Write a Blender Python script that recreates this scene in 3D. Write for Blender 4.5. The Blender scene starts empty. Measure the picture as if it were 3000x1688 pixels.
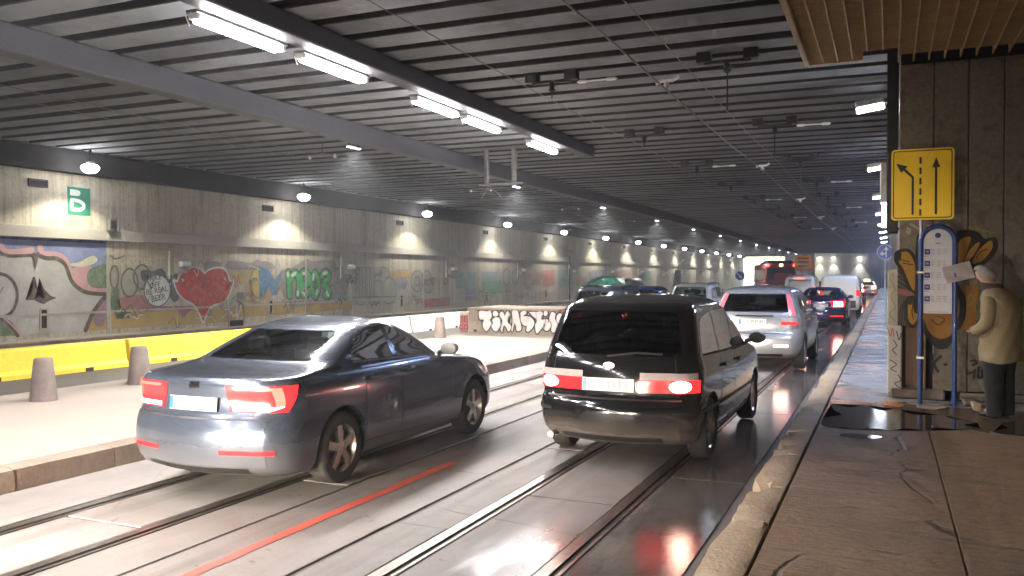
import bpy, bmesh, math, random
import numpy as np
from mathutils import Vector, Matrix

# ------------------------------------------------------------------ camera, world, exposure
sc = bpy.context.scene
C = sc.collection
PI = math.pi
cam_d = bpy.data.cameras.new('camera')
cam = bpy.data.objects.new('camera', cam_d); C.objects.link(cam)
cam_d.sensor_width = 36.0; cam_d.lens = 30.0; cam_d.clip_end = 2000; cam_d.clip_start = 0.05
cam.location = (0, 0, 1.88)
cam.rotation_euler = (PI/2 - math.radians(0.78), 0, math.radians(23.75))
sc.camera = cam

world = bpy.data.worlds.new('World'); sc.world = world; world.use_nodes = True
wn = world.node_tree
sky = wn.nodes.new('ShaderNodeTexSky'); sky.sky_type = 'NISHITA'; sky.sun_disc = False
sky.sun_elevation = math.radians(24); sky.sun_rotation = math.radians(200)
sky.air_density = 1.5; sky.dust_density = 2
bg = wn.nodes['Background']; bg.inputs['Strength'].default_value = 0.15
wn.links.new(sky.outputs[0], bg.inputs[0])
sun_d = bpy.data.lights.new('sun', 'SUN'); sun_d.energy = 1.5; sun_d.angle = math.radians(12); sun_d.color = (1, .98, .95)
sun = bpy.data.objects.new('sun', sun_d); C.objects.link(sun); sun.rotation_euler = (math.radians(66), 0, math.radians(20))

vs = sc.view_settings
vs.view_transform = 'Standard'; vs.look = 'None'; vs.gamma = 1; vs.exposure = 3.45
try: vs.use_curve_mapping = False
except Exception: pass
sc.render.engine = 'CYCLES'
cy = sc.cycles
cy.use_denoising = True; cy.use_adaptive_sampling = True; cy.adaptive_threshold = .03
try: cy.denoiser = 'OPENIMAGEDENOISE'
except Exception: pass
cy.max_bounces = 7; cy.diffuse_bounces = 3; cy.glossy_bounces = 3; cy.transparent_max_bounces = 14
cy.transmission_bounces = 4; cy.volume_bounces = 0
cy.sample_clamp_indirect = 1.5; cy.sample_clamp_direct = 0
cy.caustics_reflective = False; cy.caustics_refractive = False
LP = 1.0                                     # common factor of the lamps
R = random.Random(7)

# ------------------------------------------------------------------ materials
def newmat(name):
    m = bpy.data.materials.new(name); m.use_nodes = True
    nt = m.node_tree
    for n in list(nt.nodes): nt.nodes.remove(n)
    out = nt.nodes.new('ShaderNodeOutputMaterial')
    return m, nt, out
def nd(nt, t, **k):
    n = nt.nodes.new(t)
    for a, v in k.items(): setattr(n, a, v)
    return n
def coords(nt, kind='world', scale=(1, 1, 1)):
    if kind == 'world':
        g = nd(nt, 'ShaderNodeNewGeometry').outputs['Position']
    else:
        g = nd(nt, 'ShaderNodeTexCoord').outputs['Object']
    mp = nd(nt, 'ShaderNodeMapping'); mp.inputs['Scale'].default_value = scale
    nt.links.new(g, mp.inputs[0])
    return mp.outputs[0]
def noise(nt, vec, scale, detail=6, rough=.6, dist=0):
    n = nd(nt, 'ShaderNodeTexNoise'); n.inputs['Scale'].default_value = scale; n.inputs['Detail'].default_value = detail
    n.inputs['Roughness'].default_value = rough; n.inputs['Distortion'].default_value = dist
    nt.links.new(vec, n.inputs['Vector']); return n.outputs['Fac']
def ramp(nt, fac, a, b, va=0.0, vb=1.0):
    n = nd(nt, 'ShaderNodeMapRange'); n.inputs[1].default_value = a; n.inputs[2].default_value = b
    n.inputs[3].default_value = va; n.inputs[4].default_value = vb
    nt.links.new(fac, n.inputs[0]); return n.outputs[0]
def mixc(nt, fac, a, b, mode='MIX'):
    n = nd(nt, 'ShaderNodeMix', data_type='RGBA', blend_type=mode)
    for i, v in ((0, fac), (6, a), (7, b)):
        if isinstance(v, (int, float)): n.inputs[i].default_value = v
        elif isinstance(v, tuple): n.inputs[i].default_value = (*v[:3], 1)
        else: nt.links.new(v, n.inputs[i])
    return n.outputs[2]
def math2(nt, op, a, b):
    n = nd(nt, 'ShaderNodeMath', operation=op)
    for i, v in ((0, a), (1, b)):
        if isinstance(v, (int, float)): n.inputs[i].default_value = v
        else: nt.links.new(v, n.inputs[i])
    return n.outputs[0]
def bsdf(nt, out, col, rough=.6, metal=0, spec=.5, coat=0):
    b = nd(nt, 'ShaderNodeBsdfPrincipled')
    for k, v in (('Base Color', col), ('Roughness', rough), ('Metallic', metal), ('Specular IOR Level', spec), ('Coat Weight', coat)):
        if isinstance(v, (int, float)): b.inputs[k].default_value = v
        elif isinstance(v, tuple): b.inputs[k].default_value = (*v[:3], 1)
        else: nt.links.new(v, b.inputs[k])
    b.inputs['Coat Roughness'].default_value = .04
    nt.links.new(b.outputs[0], out.inputs[0]); return b
def bump(nt, b, h, strength=.3, dist=.02):
    n = nd(nt, 'ShaderNodeBump'); n.inputs['Strength'].default_value = strength; n.inputs['Distance'].default_value = dist
    nt.links.new(h, n.inputs['Height']); nt.links.new(n.outputs[0], b.inputs['Normal'])
def rough_mat(name, c1, c2, scale=2.0, rough=.75, bscale=40, bstr=.25, kind='world', stretch=(1, 1, 1), c3=None, fine=25, spec=.3, metal=0):
    m, nt, out = newmat(name)
    v = coords(nt, kind, stretch)
    f = ramp(nt, noise(nt, v, scale), .3, .7)
    col = mixc(nt, f, c1, c2)
    g = noise(nt, coords(nt, kind), fine, 4)
    col = mixc(nt, ramp(nt, g, .3, .75, .0, .35), col, tuple(x*.45 for x in c1))
    if c3: col = mixc(nt, ramp(nt, noise(nt, v, scale*.35, 8), .52, .66), col, c3)
    b = bsdf(nt, out, col, rough, metal, spec)
    if bstr: bump(nt, b, noise(nt, coords(nt, kind), bscale, 6), bstr)
    return m
def plain(name, col, rough=.5, metal=0, spec=.5, coat=0, var=.25, scale=12):
    m, nt, out = newmat(name)
    f = noise(nt, coords(nt, 'object'), scale, 5)
    c = mixc(nt, ramp(nt, f, .35, .7), col, tuple(x*(1-var) for x in col))
    r = ramp(nt, f, .3, .7, rough*.85, min(1, rough*1.15))
    bsdf(nt, out, c, r, metal, spec, coat); return m
def emis(name, col, strength, sample=False):
    m, nt, out = newmat(name)
    e = nd(nt, 'ShaderNodeEmission'); e.inputs[0].default_value = (*col, 1); e.inputs[1].default_value = strength
    nt.links.new(e.outputs[0], out.inputs[0])
    try: m.cycles.emission_sampling = 'AUTO' if sample else 'NONE'
    except Exception: pass
    return m
def lens(name, col, ecol, strength, sample=True):
    m, nt, out = newmat(name)
    b = bsdf(nt, out, col, .18, 0, .5, .6)
    b.inputs['Emission Color'].default_value = (*ecol, 1); b.inputs['Emission Strength'].default_value = strength
    v = noise(nt, coords(nt, 'object'), 60, 2)
    try: m.cycles.emission_sampling = 'AUTO' if sample else 'NONE'
    except Exception: pass
    return m
def glass_mat(name, tint, refl=.9):
    m, nt, out = newmat(name)
    tr = nd(nt, 'ShaderNodeBsdfTransparent'); tr.inputs[0].default_value = (*tint, 1)
    gl = nd(nt, 'ShaderNodeBsdfGlossy'); gl.inputs[0].default_value = (refl, refl, refl, 1); gl.inputs[1].default_value = .03
    lw = nd(nt, 'ShaderNodeFresnel'); lw.inputs[0].default_value = 1.6
    mx = nd(nt, 'ShaderNodeMixShader')
    nt.links.new(lw.outputs[0], mx.inputs[0]); nt.links.new(tr.outputs[0], mx.inputs[1]); nt.links.new(gl.outputs[0], mx.inputs[2])
    nt.links.new(mx.outputs[0], out.inputs[0]); return m
def paint_mat(name, col, metal=.35, rough=.28, dirt=.5, dcol=(.28, .23, .18), ztop=.75):
    m, nt, out = newmat(name)
    tc = coords(nt, 'object')
    sx = nd(nt, 'ShaderNodeSeparateXYZ'); nt.links.new(tc, sx.inputs[0])
    n1 = noise(nt, tc, 1.8, 5, .55); n2 = noise(nt, tc, 40, 4)
    h = math2(nt, 'ADD', sx.outputs[2], math2(nt, 'MULTIPLY', math2(nt, 'SUBTRACT', n1, .5), .2))
    f = ramp(nt, h, ztop+.12, .1, 0, 1); f = math2(nt, 'MULTIPLY', math2(nt, 'MULTIPLY', f, f), dirt)
    f = math2(nt, 'ADD', f, ramp(nt, n2, .5, .9, 0, .03*dirt))
    c = mixc(nt, f, col, dcol)
    r = ramp(nt, f, 0, .8, rough, .6)
    b = bsdf(nt, out, c, r, metal, .5, ramp(nt, f, 0, .8, .9, .2))
    return m

def wall_mat():
    m, nt, out = newmat('board_marked_concrete')
    v = coords(nt, 'world'); vs_ = coords(nt, 'world', (1, 3.2, .16)); vb = coords(nt, 'world', (1, 11, .05))
    col = mixc(nt, ramp(nt, noise(nt, v, .45, 7), .3, .7), (.42, .375, .285), (.56, .51, .41))
    col = mixc(nt, ramp(nt, noise(nt, vs_, 1.5, 8, .7), .52, .76, 0, .75), col, (.15, .125, .085))
    col = mixc(nt, ramp(nt, noise(nt, vs_, 2.6, 8, .7), .56, .8, 0, .55), col, (.60, .55, .43))
    col = mixc(nt, ramp(nt, noise(nt, vb, 1.0, 3), .35, .75, 0, .45), col, (.17, .15, .12))
    col = mixc(nt, ramp(nt, noise(nt, v, 9, 7, .7), .5, .72, 0, .55), col, (.16, .14, .105))
    col = mixc(nt, ramp(nt, noise(nt, coords(nt, 'world', (1, .7, .25)), 1.1, 6, .65), .54, .70, 0, .4), col, (.15, .135, .105))
    b = bsdf(nt, out, col, .85, 0, .25)
    h = math2(nt, 'ADD', noise(nt, vb, 1.2, 3), math2(nt, 'MULTIPLY', noise(nt, v, 35, 5), .5))
    bump(nt, b, h, .35, .02); return m
def road_mat():
    m, nt, out = newmat('worn_wet_concrete')
    v = coords(nt, 'world'); st = coords(nt, 'world', (1.6, .12, 1))
    col = mixc(nt, ramp(nt, noise(nt, v, .8, 8, .65), .3, .7), (.135, .118, .107), (.245, .226, .214))
    col = mixc(nt, ramp(nt, noise(nt, st, 1.6, 6), .5, .72, 0, .8), col, (.085, .07, .06))
    col = mixc(nt, ramp(nt, noise(nt, v, 45, 4), .5, .8, 0, .35), col, (.09, .08, .075))
    col = mixc(nt, ramp(nt, noise(nt, v, 3.2, 9, .72), .55, .72, 0, .5), col, (.085, .07, .06))
    col = mixc(nt, ramp(nt, noise(nt, v, 6.5, 3, .5, .8), .68, .74, 0, .7), col, (.055, .045, .038))
    vo = nd(nt, 'ShaderNodeTexVoronoi', feature='DISTANCE_TO_EDGE'); vo.inputs['Scale'].default_value = .42
    wn_ = nd(nt, 'ShaderNodeTexNoise'); wn_.inputs['Scale'].default_value = 2.2; nt.links.new(v, wn_.inputs['Vector'])
    nt.links.new(mixc(nt, .12, v, wn_.outputs['Color'], 'ADD'), vo.inputs['Vector'])
    crk = math2(nt, 'MULTIPLY', ramp(nt, vo.outputs['Distance'], 0, .007, 1, 0), ramp(nt, noise(nt, v, .6, 3), .48, .58))
    col = mixc(nt, math2(nt, 'MULTIPLY', crk, .8), col, (.03, .025, .02))
    sx = nd(nt, 'ShaderNodeSeparateXYZ'); nt.links.new(v, sx.inputs[0])
    wx = ramp(nt, sx.outputs[0], -2.75, -1.45, -.17, .34)
    wf = math2(nt, 'ADD', noise(nt, coords(nt, 'world', (1, .35, 1)), .9, 6, .6), wx)
    wet = ramp(nt, wf, .50, .68)
    col = mixc(nt, math2(nt, 'MULTIPLY', wet, .62), col, (.05, .042, .036))
    r = ramp(nt, wet, 0, 1, .62, .10)
    b = bsdf(nt, out, col, r, 0, .5)
    n = nd(nt, 'ShaderNodeBump'); n.inputs['Distance'].default_value = .01
    nt.links.new(ramp(nt, wet, 0, 1, .28, .08), n.inputs['Strength'])
    nt.links.new(math2(nt, 'ADD', noise(nt, v, 70, 5), math2(nt, 'MULTIPLY', noise(nt, v, 9, 3), .6)), n.inputs['Height'])
    nt.links.new(n.outputs[0], b.inputs['Normal']); return m
def pave_mat():
    m, nt, out = newmat('stamped_brown_paving')
    v = coords(nt, 'world'); st = coords(nt, 'world', (.8, 2.6, 1))
    col = mixc(nt, ramp(nt, noise(nt, v, .9, 8, .65), .3, .7), (.215, .133, .074), (.33, .215, .128))
    col = mixc(nt, ramp(nt, noise(nt, st, 3.5, 8, .7), .5, .72, 0, .5), col, (.12, .085, .055))
    col = mixc(nt, ramp(nt, noise(nt, st, 2.2, 5, .55, 1.5), .60, .68, 0, .85), col, (.055, .036, .024))
    col = mixc(nt, ramp(nt, noise(nt, v, .5, 4), .45, .7, 0, .5), col, (.14, .10, .07))
    col = mixc(nt, ramp(nt, noise(nt, v, 22, 6, .7), .48, .72, 0, .6), col, (.10, .07, .045))
    vo = nd(nt, 'ShaderNodeTexVoronoi', feature='DISTANCE_TO_EDGE'); vo.inputs['Scale'].default_value = .75
    wn_ = nd(nt, 'ShaderNodeTexNoise'); wn_.inputs['Scale'].default_value = 1.8; nt.links.new(v, wn_.inputs['Vector']); nt.links.new(mixc(nt, .25, v, wn_.outputs['Color'], 'ADD'), vo.inputs['Vector'])
    crack = ramp(nt, vo.outputs['Distance'], 0, .016, 1, 0)
    crack = math2(nt, 'MULTIPLY', crack, ramp(nt, noise(nt, v, 1.3, 3), .5, .62))
    col = mixc(nt, math2(nt, 'MULTIPLY', crack, .85), col, (.03, .022, .016))
    sx = nd(nt, 'ShaderNodeSeparateXYZ'); nt.links.new(v, sx.inputs[0])
    wy = ramp(nt, sx.outputs[1], 8.6, 11.2, -.3, .2)
    wet = ramp(nt, math2(nt, 'ADD', noise(nt, coords(nt, 'world', (1, .5, 1)), .8, 6), wy), .50, .62)
    col = mixc(nt, math2(nt, 'MULTIPLY', wet, .45), col, (.05, .045, .04))
    r = ramp(nt, wet, 0, 1, .6, .13)
    b = bsdf(nt, out, col, r, 0, .45)
    h = math2(nt, 'ADD', math2(nt, 'MULTIPLY', noise(nt, st, 9, 6, .65), 1.0), math2(nt, 'MULTIPLY', noise(nt, v, 80, 4), .35))
    h = math2(nt, 'SUBTRACT', h, math2(nt, 'MULTIPLY', crack, .6))
    bump(nt, b, h, 1.0, .05); return m
def faded(name, col, base=(.36, .33, .27), wear=.45):
    m, nt, out = newmat('spray_paint_' + name)
    v = coords(nt, 'world'); vs_ = coords(nt, 'world', (3, 3, .25))
    c = mixc(nt, ramp(nt, noise(nt, v, 1.6, 6), .3, .7), col, tuple(x*.72 for x in col))
    f = ramp(nt, noise(nt, v, 5, 8, .7), .45, .75, 0, wear)
    f = math2(nt, 'MAXIMUM', f, ramp(nt, noise(nt, vs_, 2.2, 7, .7), .55, .8, 0, wear))
    c = mixc(nt, f, c, base)
    c = mixc(nt, ramp(nt, noise(nt, v, 30, 4), .5, .78, 0, .3), c, tuple(x*.35 for x in base))
    bsdf(nt, out, c, .75, 0, .3); return m

M = {}
M['wall'] = wall_mat()
M['road'] = road_mat()
M['pave'] = pave_mat()
def far_pave():
    m, nt, out = newmat('wet_grey_paving')
    v = coords(nt, 'world'); st = coords(nt, 'world', (.6, 1.6, 1))
    col = mixc(nt, ramp(nt, noise(nt, v, 1.1, 7), .3, .7), (.22, .21, .20), (.36, .35, .335))
    col = mixc(nt, ramp(nt, noise(nt, v, 30, 5), .5, .8, 0, .4), col, (.1, .095, .09))
    wet = ramp(nt, noise(nt, st, 1.5, 6, .6), .44, .56)
    col = mixc(nt, math2(nt, 'MULTIPLY', wet, .55), col, (.05, .05, .052))
    b = bsdf(nt, out, col, ramp(nt, wet, 0, 1, .6, .14), 0, .5)
    bump(nt, b, math2(nt, 'ADD', noise(nt, v, 14, 5), noise(nt, v, 60, 4)), .35, .015); return m
M['far_pave'] = far_pave()
M['island'] = rough_mat('pale_island_paving', (.27, .235, .198), (.375, .33, .28), .7, .7, 60, .15, c3=(.30, .25, .21))
M['asphalt'] = rough_mat('old_asphalt', (.11, .10, .095), (.16, .15, .14), 1.0, .7, 70, .3)
M['ceil'] = rough_mat('sooty_concrete', (.15, .147, .152), (.235, .23, .235), .8, .8, 30, .2, stretch=(.35, 1, 1), c3=(.12, .115, .11))
M['ceil_dark'] = rough_mat('soot_and_shade_concrete', (.022, .02, .022), (.04, .038, .038), 1.2, .85, 30, .2)  # near black; on the rib sides it stands for shade
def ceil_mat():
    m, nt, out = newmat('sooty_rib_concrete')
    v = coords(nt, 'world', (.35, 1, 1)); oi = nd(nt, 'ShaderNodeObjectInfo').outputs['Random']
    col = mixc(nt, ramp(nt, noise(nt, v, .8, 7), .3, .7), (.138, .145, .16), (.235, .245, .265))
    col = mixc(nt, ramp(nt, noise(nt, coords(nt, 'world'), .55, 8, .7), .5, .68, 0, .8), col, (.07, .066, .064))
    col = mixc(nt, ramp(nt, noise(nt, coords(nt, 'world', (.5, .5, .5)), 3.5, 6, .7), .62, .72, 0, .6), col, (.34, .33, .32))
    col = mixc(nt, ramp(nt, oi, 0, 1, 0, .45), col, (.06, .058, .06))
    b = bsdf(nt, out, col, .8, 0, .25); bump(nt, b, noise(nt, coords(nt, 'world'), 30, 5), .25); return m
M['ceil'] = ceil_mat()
M['beam'] = rough_mat('grey_painted_beam', (.06, .06, .07), (.10, .098, .112), 1.2, .6, 40, .1, stretch=(1, .2, 1))
M['ledge'] = rough_mat('concrete_ledge', (.36, .33, .28), (.48, .45, .39), .9, .8, 40, .2, stretch=(1, .4, 2))
M['kerb_pale'] = rough_mat('broken_pale_kerb_stone', (.40, .30, .20), (.50, .39, .27), 1.6, .75, 28, .6, c3=(.26, .19, .13))
M['kerb_brown'] = rough_mat('brown_kerb_stone', (.20, .155, .12), (.32, .26, .21), 1.4, .8, 40, .45, c3=(.10, .075, .055))
M['granite'] = rough_mat('granite_cladding', (.155, .128, .095), (.235, .195, .148), 16, .6, 60, .3, c3=(.11, .085, .06), fine=22)
M['granite_post'] = rough_mat('granite_bollard', (.17, .135, .118), (.27, .22, .195), 5, .8, 60, .5, kind='object', fine=60)
M['steel'] = plain('dull_steel', (.32, .31, .30), .45, .85)
M['rail'] = plain('worn_rail_steel', (.22, .19, .165), .32, .9)
M['groove'] = rough_mat('rail_groove_dirt', (.018, .014, .011), (.035, .028, .022), 4, .8)
M['dark_metal'] = plain('dark_metal', (.035, .033, .032), .55, .6)
M['black_plastic'] = plain('black_plastic', (.018, .018, .019), .5)
M['rubber'] = rough_mat('tyre_rubber', (.022, .021, .02), (.05, .045, .04), 4, .8, 60, .2, kind='object')
M['chrome'] = plain('chrome', (.75, .75, .75), .14, 1)
M['alloy'] = plain('alloy_rim', (.55, .50, .45), .32, .9)
M['seat'] = plain('grey_seat_fabric', (.035, .035, .038), .85)
M['white_paint'] = plain('white_paint', (.74, .74, .72), .5, var=.12, scale=5)
M['lamp_white'] = emis('lamp_lens_white', (1, 1, 1), 6)
M['lamp_blue'] = emis('lamp_lens_cool', (.78, .86, 1), 6)
M['tube'] = emis('fluorescent_tube', (1, .97, .98), 8)
M['yellow_plastic'] = rough_mat('yellow_barrier_plastic', (.88, .66, .04), (.80, .58, .05), 1.5, .5, 20, .1, c3=(.66, .46, .06), fine=14)
M['white_plastic'] = rough_mat('white_barrier_plastic', (.74, .73, .70), (.64, .63, .60), 1.5, .5, 20, .1, c3=(.52, .50, .46), fine=14)
M['sign_yellow'] = plain('reflective_yellow', (.98, .62, .012), .4, var=.08, scale=3)
M['sign_black'] = plain('sign_black', (.012, .012, .012), .5)
M['sign_blue'] = plain('sign_blue', (.02, .10, .50), .35, var=.1)
M['sign_orange'] = plain('sign_orange', (.85, .33, .02), .4, var=.1)
M['pole_blue'] = plain('blue_painted_tube', (.012, .05, .22), .35, coat=.3)
M['board_white'] = plain('timetable_board', (.58, .56, .58), .5, var=.1, scale=4)
M['print_grey'] = plain('grey_print', (.30, .29, .31), .6)
M['print_blue'] = plain('blue_print', (.012, .025, .20), .5)
M['paper'] = plain('crumpled_paper', (.42, .36, .35), .8, var=.15)
M['green_sign'] = faded('green_sign', (.02, .20, .12), (.10, .22, .16), .3)
M['sign_white'] = faded('sign_white', (.70, .72, .70), (.45, .45, .42), .25)
M['red_paint'] = rough_mat('worn_red_line_paint', (.52, .07, .045), (.60, .12, .08), 2, .55, 40, .1, c3=(.36, .09, .07))
M['wood'] = rough_mat('old_wood', (.16, .10, .06), (.24, .16, .10), 2, .8, 40, .3, stretch=(4, 4, .4))
M['brick'] = rough_mat('broken_brick', (.42, .17, .09), (.50, .25, .14), 4, .85, 40, .4)
M['tarp_green'] = plain('green_tarpaulin', (.01, .13, .085), .35, var=.4, scale=5)
M['louvre'] = rough_mat('brown_louvre', (.40, .27, .14), (.50, .35, .19), 2.5, .6, 50, .1)
M['soffit'] = rough_mat('louvre_void', (.06, .04, .022), (.09, .06, .034), 2.0, .9)
M['wire'] = plain('contact_wire', (.16, .145, .135), .5, .6)
M['porcelain'] = plain('white_porcelain', (.80, .80, .78), .3, var=.1)
m_, nt_, out_ = newmat('puddle_water')
b_ = bsdf(nt_, out_, (.06, .046, .034), .085, 0, .5)
bump(nt_, b_, noise(nt_, coords(nt_, 'world', (1, 1, 1)), 5, 3), .06, .01); M['puddle'] = m_

# ------------------------------------------------------------------ mesh helpers
class MB:
    def __init__(s): s.v = []; s.f = []
    def add(s, vs, fs):
        o = len(s.v); s.v += [tuple(p) for p in vs]; s.f += [tuple(i+o for i in f) for f in fs]; return s
    def box(s, x0, x1, y0, y1, z0, z1):
        return s.add([(x0,y0,z0),(x1,y0,z0),(x1,y1,z0),(x0,y1,z0),(x0,y0,z1),(x1,y0,z1),(x1,y1,z1),(x0,y1,z1)],
                     [(0,3,2,1),(4,5,6,7),(0,1,5,4),(1,2,6,5),(2,3,7,6),(3,0,4,7)])
    def cbox(s, x0, x1, y0, y1, z0, z1, c=.01):
        """box with chamfered edges along all axes (convex hull of 24 points)"""
        bm = bmesh.new()
        for x, sx in ((x0, 1), (x1, -1)):
            for y, sy in ((y0, 1), (y1, -1)):
                for z, sz in ((z0, 1), (z1, -1)):
                    bm.verts.new((x, y+sy*c, z+sz*c)); bm.verts.new((x+sx*c, y, z+sz*c)); bm.verts.new((x+sx*c, y+sy*c, z))
        r = bmesh.ops.convex_hull(bm, input=bm.verts)
        bmesh.ops.dissolve_limit(bm, angle_limit=.02, verts=bm.verts, edges=bm.edges)
        bm.verts.index_update()
        s.add([v.co[:] for v in bm.verts], [tuple(v.index for v in f.verts) for f in bm.faces]); bm.free(); return s
    def prism(s, pts, a0, a1, axis='z'):
        """extrude a 2-D polygon: axis z (x,y), x (y,z), y (x,z)"""
        n = len(pts)
        def P(p, a): return (p[0], p[1], a) if axis == 'z' else (a, p[0], p[1]) if axis == 'x' else (p[0], a, p[1])
        vs = [P(p, a0) for p in pts] + [P(p, a1) for p in pts]
        fs = [tuple(range(n)), tuple(range(2*n-1, n-1, -1))] + [(i, i+n, (i+1) % n + n, (i+1) % n) for i in range(n)]
        return s.add(vs, fs)
    def lathe(s, prof, n=24, axis='z', c=(0, 0, 0), cap=True):
        vs = []
        for r, h in prof:
            for i in range(n):
                a = 2*PI*i/n; u, w = r*math.cos(a), r*math.sin(a)
                p = (u, w, h) if axis == 'z' else (h, u, w) if axis == 'x' else (w, h, u)
                vs.append((p[0]+c[0], p[1]+c[1], p[2]+c[2]))
        m = len(prof); fs = [(j*n+i, j*n+(i+1) % n, (j+1)*n+(i+1) % n, (j+1)*n+i) for j in range(m-1) for i in range(n)]
        if cap: fs += [tuple(range(n-1, -1, -1)), tuple((m-1)*n+i for i in range(n))]
        return s.add(vs, fs)
    def tube(s, path, r, n=10, cap=True):
        path = [Vector(p) for p in path]; m = len(path); vs = []
        rs = r if isinstance(r, (list, tuple)) else [r]*m
        up = None
        for i, p in enumerate(path):
            d = (path[min(i+1, m-1)] - path[max(i-1, 0)]).normalized()
            if up is None: up = d.orthogonal().normalized()
            up = (up - d*up.dot(d)).normalized(); sd = d.cross(up)
            for k in range(n):
                a = 2*PI*k/n; vs.append(tuple(p + (up*math.cos(a) + sd*math.sin(a))*rs[i]))
        fs = [(j*n+i, j*n+(i+1) % n, (j+1)*n+(i+1) % n, (j+1)*n+i) for j in range(m-1) for i in range(n)]
        if cap: fs += [tuple(range(n-1, -1, -1)), tuple((m-1)*n+i for i in range(n))]
        return s.add(vs, fs)
    def grid(s, g):
        n, m = len(g), len(g[0]); vs = [p for r in g for p in r]
        return s.add(vs, [(i*m+j, i*m+j+1, (i+1)*m+j+1, (i+1)*m+j) for i in range(n-1) for j in range(m-1)])
    def mesh(s, name):
        me = bpy.data.meshes.new(name); me.from_pydata(s.v, [], s.f); me.validate(); return me
    def build(s, name, mat, parent=None, smooth=False, flip=True, loc=None, rot=None):
        me = s.mesh(name); finish(me, smooth, flip)
        return link(name, me, mat, parent, loc, rot)
def finish(me, smooth=False, flip=True, ang=36):
    bm = bmesh.new(); bm.from_mesh(me)
    if flip: bmesh.ops.recalc_face_normals(bm, faces=bm.faces)
    if smooth:
        for f in bm.faces: f.smooth = True
        a = math.radians(ang)
        for e in bm.edges:
            if len(e.link_faces) == 2 and e.calc_face_angle(0) > a: e.smooth = False
    bm.to_mesh(me); bm.free()
def link(name, me, mat, parent=None, loc=None, rot=None):
    o = bpy.data.objects.new(name, me); C.objects.link(o)
    if mat is not None:
        me.materials.clear(); me.materials.append(M[mat] if isinstance(mat, str) else mat)
    if parent is not None: o.parent = parent
    if loc is not None: o.location = loc
    if rot is not None: o.rotation_euler = rot
    return o
def tag(o, label=None, cat=None, group=None, kind=None):
    if label: o['label'] = label
    if cat: o['category'] = cat
    if group: o['group'] = group
    if kind: o['kind'] = kind
    return o
def thing(name, label, cat, loc=(0, 0, 0), rz=0, group=None):
    o = bpy.data.objects.new(name, None); C.objects.link(o); o.location = loc; o.rotation_euler = (0, 0, rz)
    o.empty_display_size = .2
    return tag(o, label, cat, group)
def struct(name, label=None): 
    o = bpy.data.objects.new(name, None); C.objects.link(o); return tag(o, label, None, None, 'structure')
def copy_tree(o, parent=None):
    c = o.copy(); C.objects.link(c); c.parent = parent
    for ch in list(o.children): copy_tree(ch, c)
    return c
def lamp(kind, name, parent, loc, energy, color, rot=(0, 0, 0), **k):
    d = bpy.data.lights.new(name, kind); d.energy = energy*LP; d.color = color
    for a, v in k.items(): setattr(d, a, v)
    o = bpy.data.objects.new(name, d); C.objects.link(o); o.parent = parent; o.location = loc; o.rotation_euler = rot; return o
def smooth_line(pts, closed=False, k=5):
    n = len(pts); out = []
    rng = range(n) if closed else range(n-1)
    for i in rng:
        p0 = pts[(i-1) % n] if closed or i else pts[i]; p1 = pts[i]; p2 = pts[(i+1) % n]
        p3 = pts[(i+2) % n] if closed or i+2 < n else p2
        for j in range(k):
            t = j/k; t2, t3 = t*t, t*t*t
            out.append(tuple(.5*(2*b+(c-a)*t+(2*a-5*b+4*c-d)*t2+(-a+3*b-3*c+d)*t3) for a, b, c, d in zip(p0, p1, p2, p3)))
    if not closed: out.append(tuple(pts[-1]))
    return out
def ribbon(mb, pts, w, put, lift=.00004):
    """flat brush stroke of width w along pts; put(a, b, lift) maps wall coordinates to space"""
    n = len(pts); L = []; Rr = []
    for i in range(n):
        a = pts[max(i-1, 0)]; b = pts[min(i+1, n-1)]; dx, dy = b[0]-a[0], b[1]-a[1]; l = math.hypot(dx, dy) or 1
        nx, ny = -dy/l*w/2, dx/l*w/2; L.append((pts[i][0]+nx, pts[i][1]+ny)); Rr.append((pts[i][0]-nx, pts[i][1]-ny))
    mb.add([put(*L[i], i*lift) for i in range(n)] + [put(*Rr[i], i*lift) for i in range(n)], [(i, i+1, n+i+1, n+i) for i in range(n-1)])
    for e, k in ((0, 0), (n-1, n)):
        c = [(pts[e][0]+w/2*math.cos(2*PI*q/14), pts[e][1]+w/2*math.sin(2*PI*q/14)) for q in range(14)]
        mb.add([put(*p, (k+1)*lift) for p in c], [tuple(range(14))])
    return mb
def flat_poly(mb, pts, put, lift=0):
    bm = bmesh.new(); vs = [bm.verts.new(put(*p, lift)) for p in pts]
    try:
        f = bm.faces.new(vs); bmesh.ops.triangulate(bm, faces=[f], ngon_method='EAR_CLIP')
        bm.verts.index_update(); mb.add([v.co[:] for v in bm.verts], [tuple(v.index for v in f.verts) for f in bm.faces])
    except Exception: pass
    bm.free(); return mb
def text_obj(name, body, size, mat, parent, loc, rot, sx=1.0, align='CENTER', ext=.001):
    cu = bpy.data.curves.new(name, 'FONT'); cu.body = body; cu.size = size; cu.align_x = align; cu.align_y = 'CENTER'; cu.extrude = ext; cu.resolution_u = 2
    t = bpy.data.objects.new(name, cu); C.objects.link(t); bpy.context.view_layer.update()
    me = bpy.data.meshes.new_from_object(t.evaluated_get(bpy.context.evaluated_depsgraph_get()))
    bpy.data.objects.remove(t)
    o = link(name, me, mat, parent, loc, rot); o.scale = (sx, 1, 1); return o

# ------------------------------------------------------------------ the setting
WX = -21.2          # face of the painted wall
CZ = 5.4            # underside of the ceiling ribs
END = 140.0
ground = tag(MB().box(-400, 400, -300, 700, -.5, -.03).build('ground', 'asphalt'), 'asphalt ground reaching beyond the underpass', None, None, 'structure')

road = tag(MB().box(-21.3, -.9, -30, 175, -.029, -.012).build('road', 'asphalt'), 'wet concrete roadway with tram tracks through the underpass', None, None, 'structure')
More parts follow.
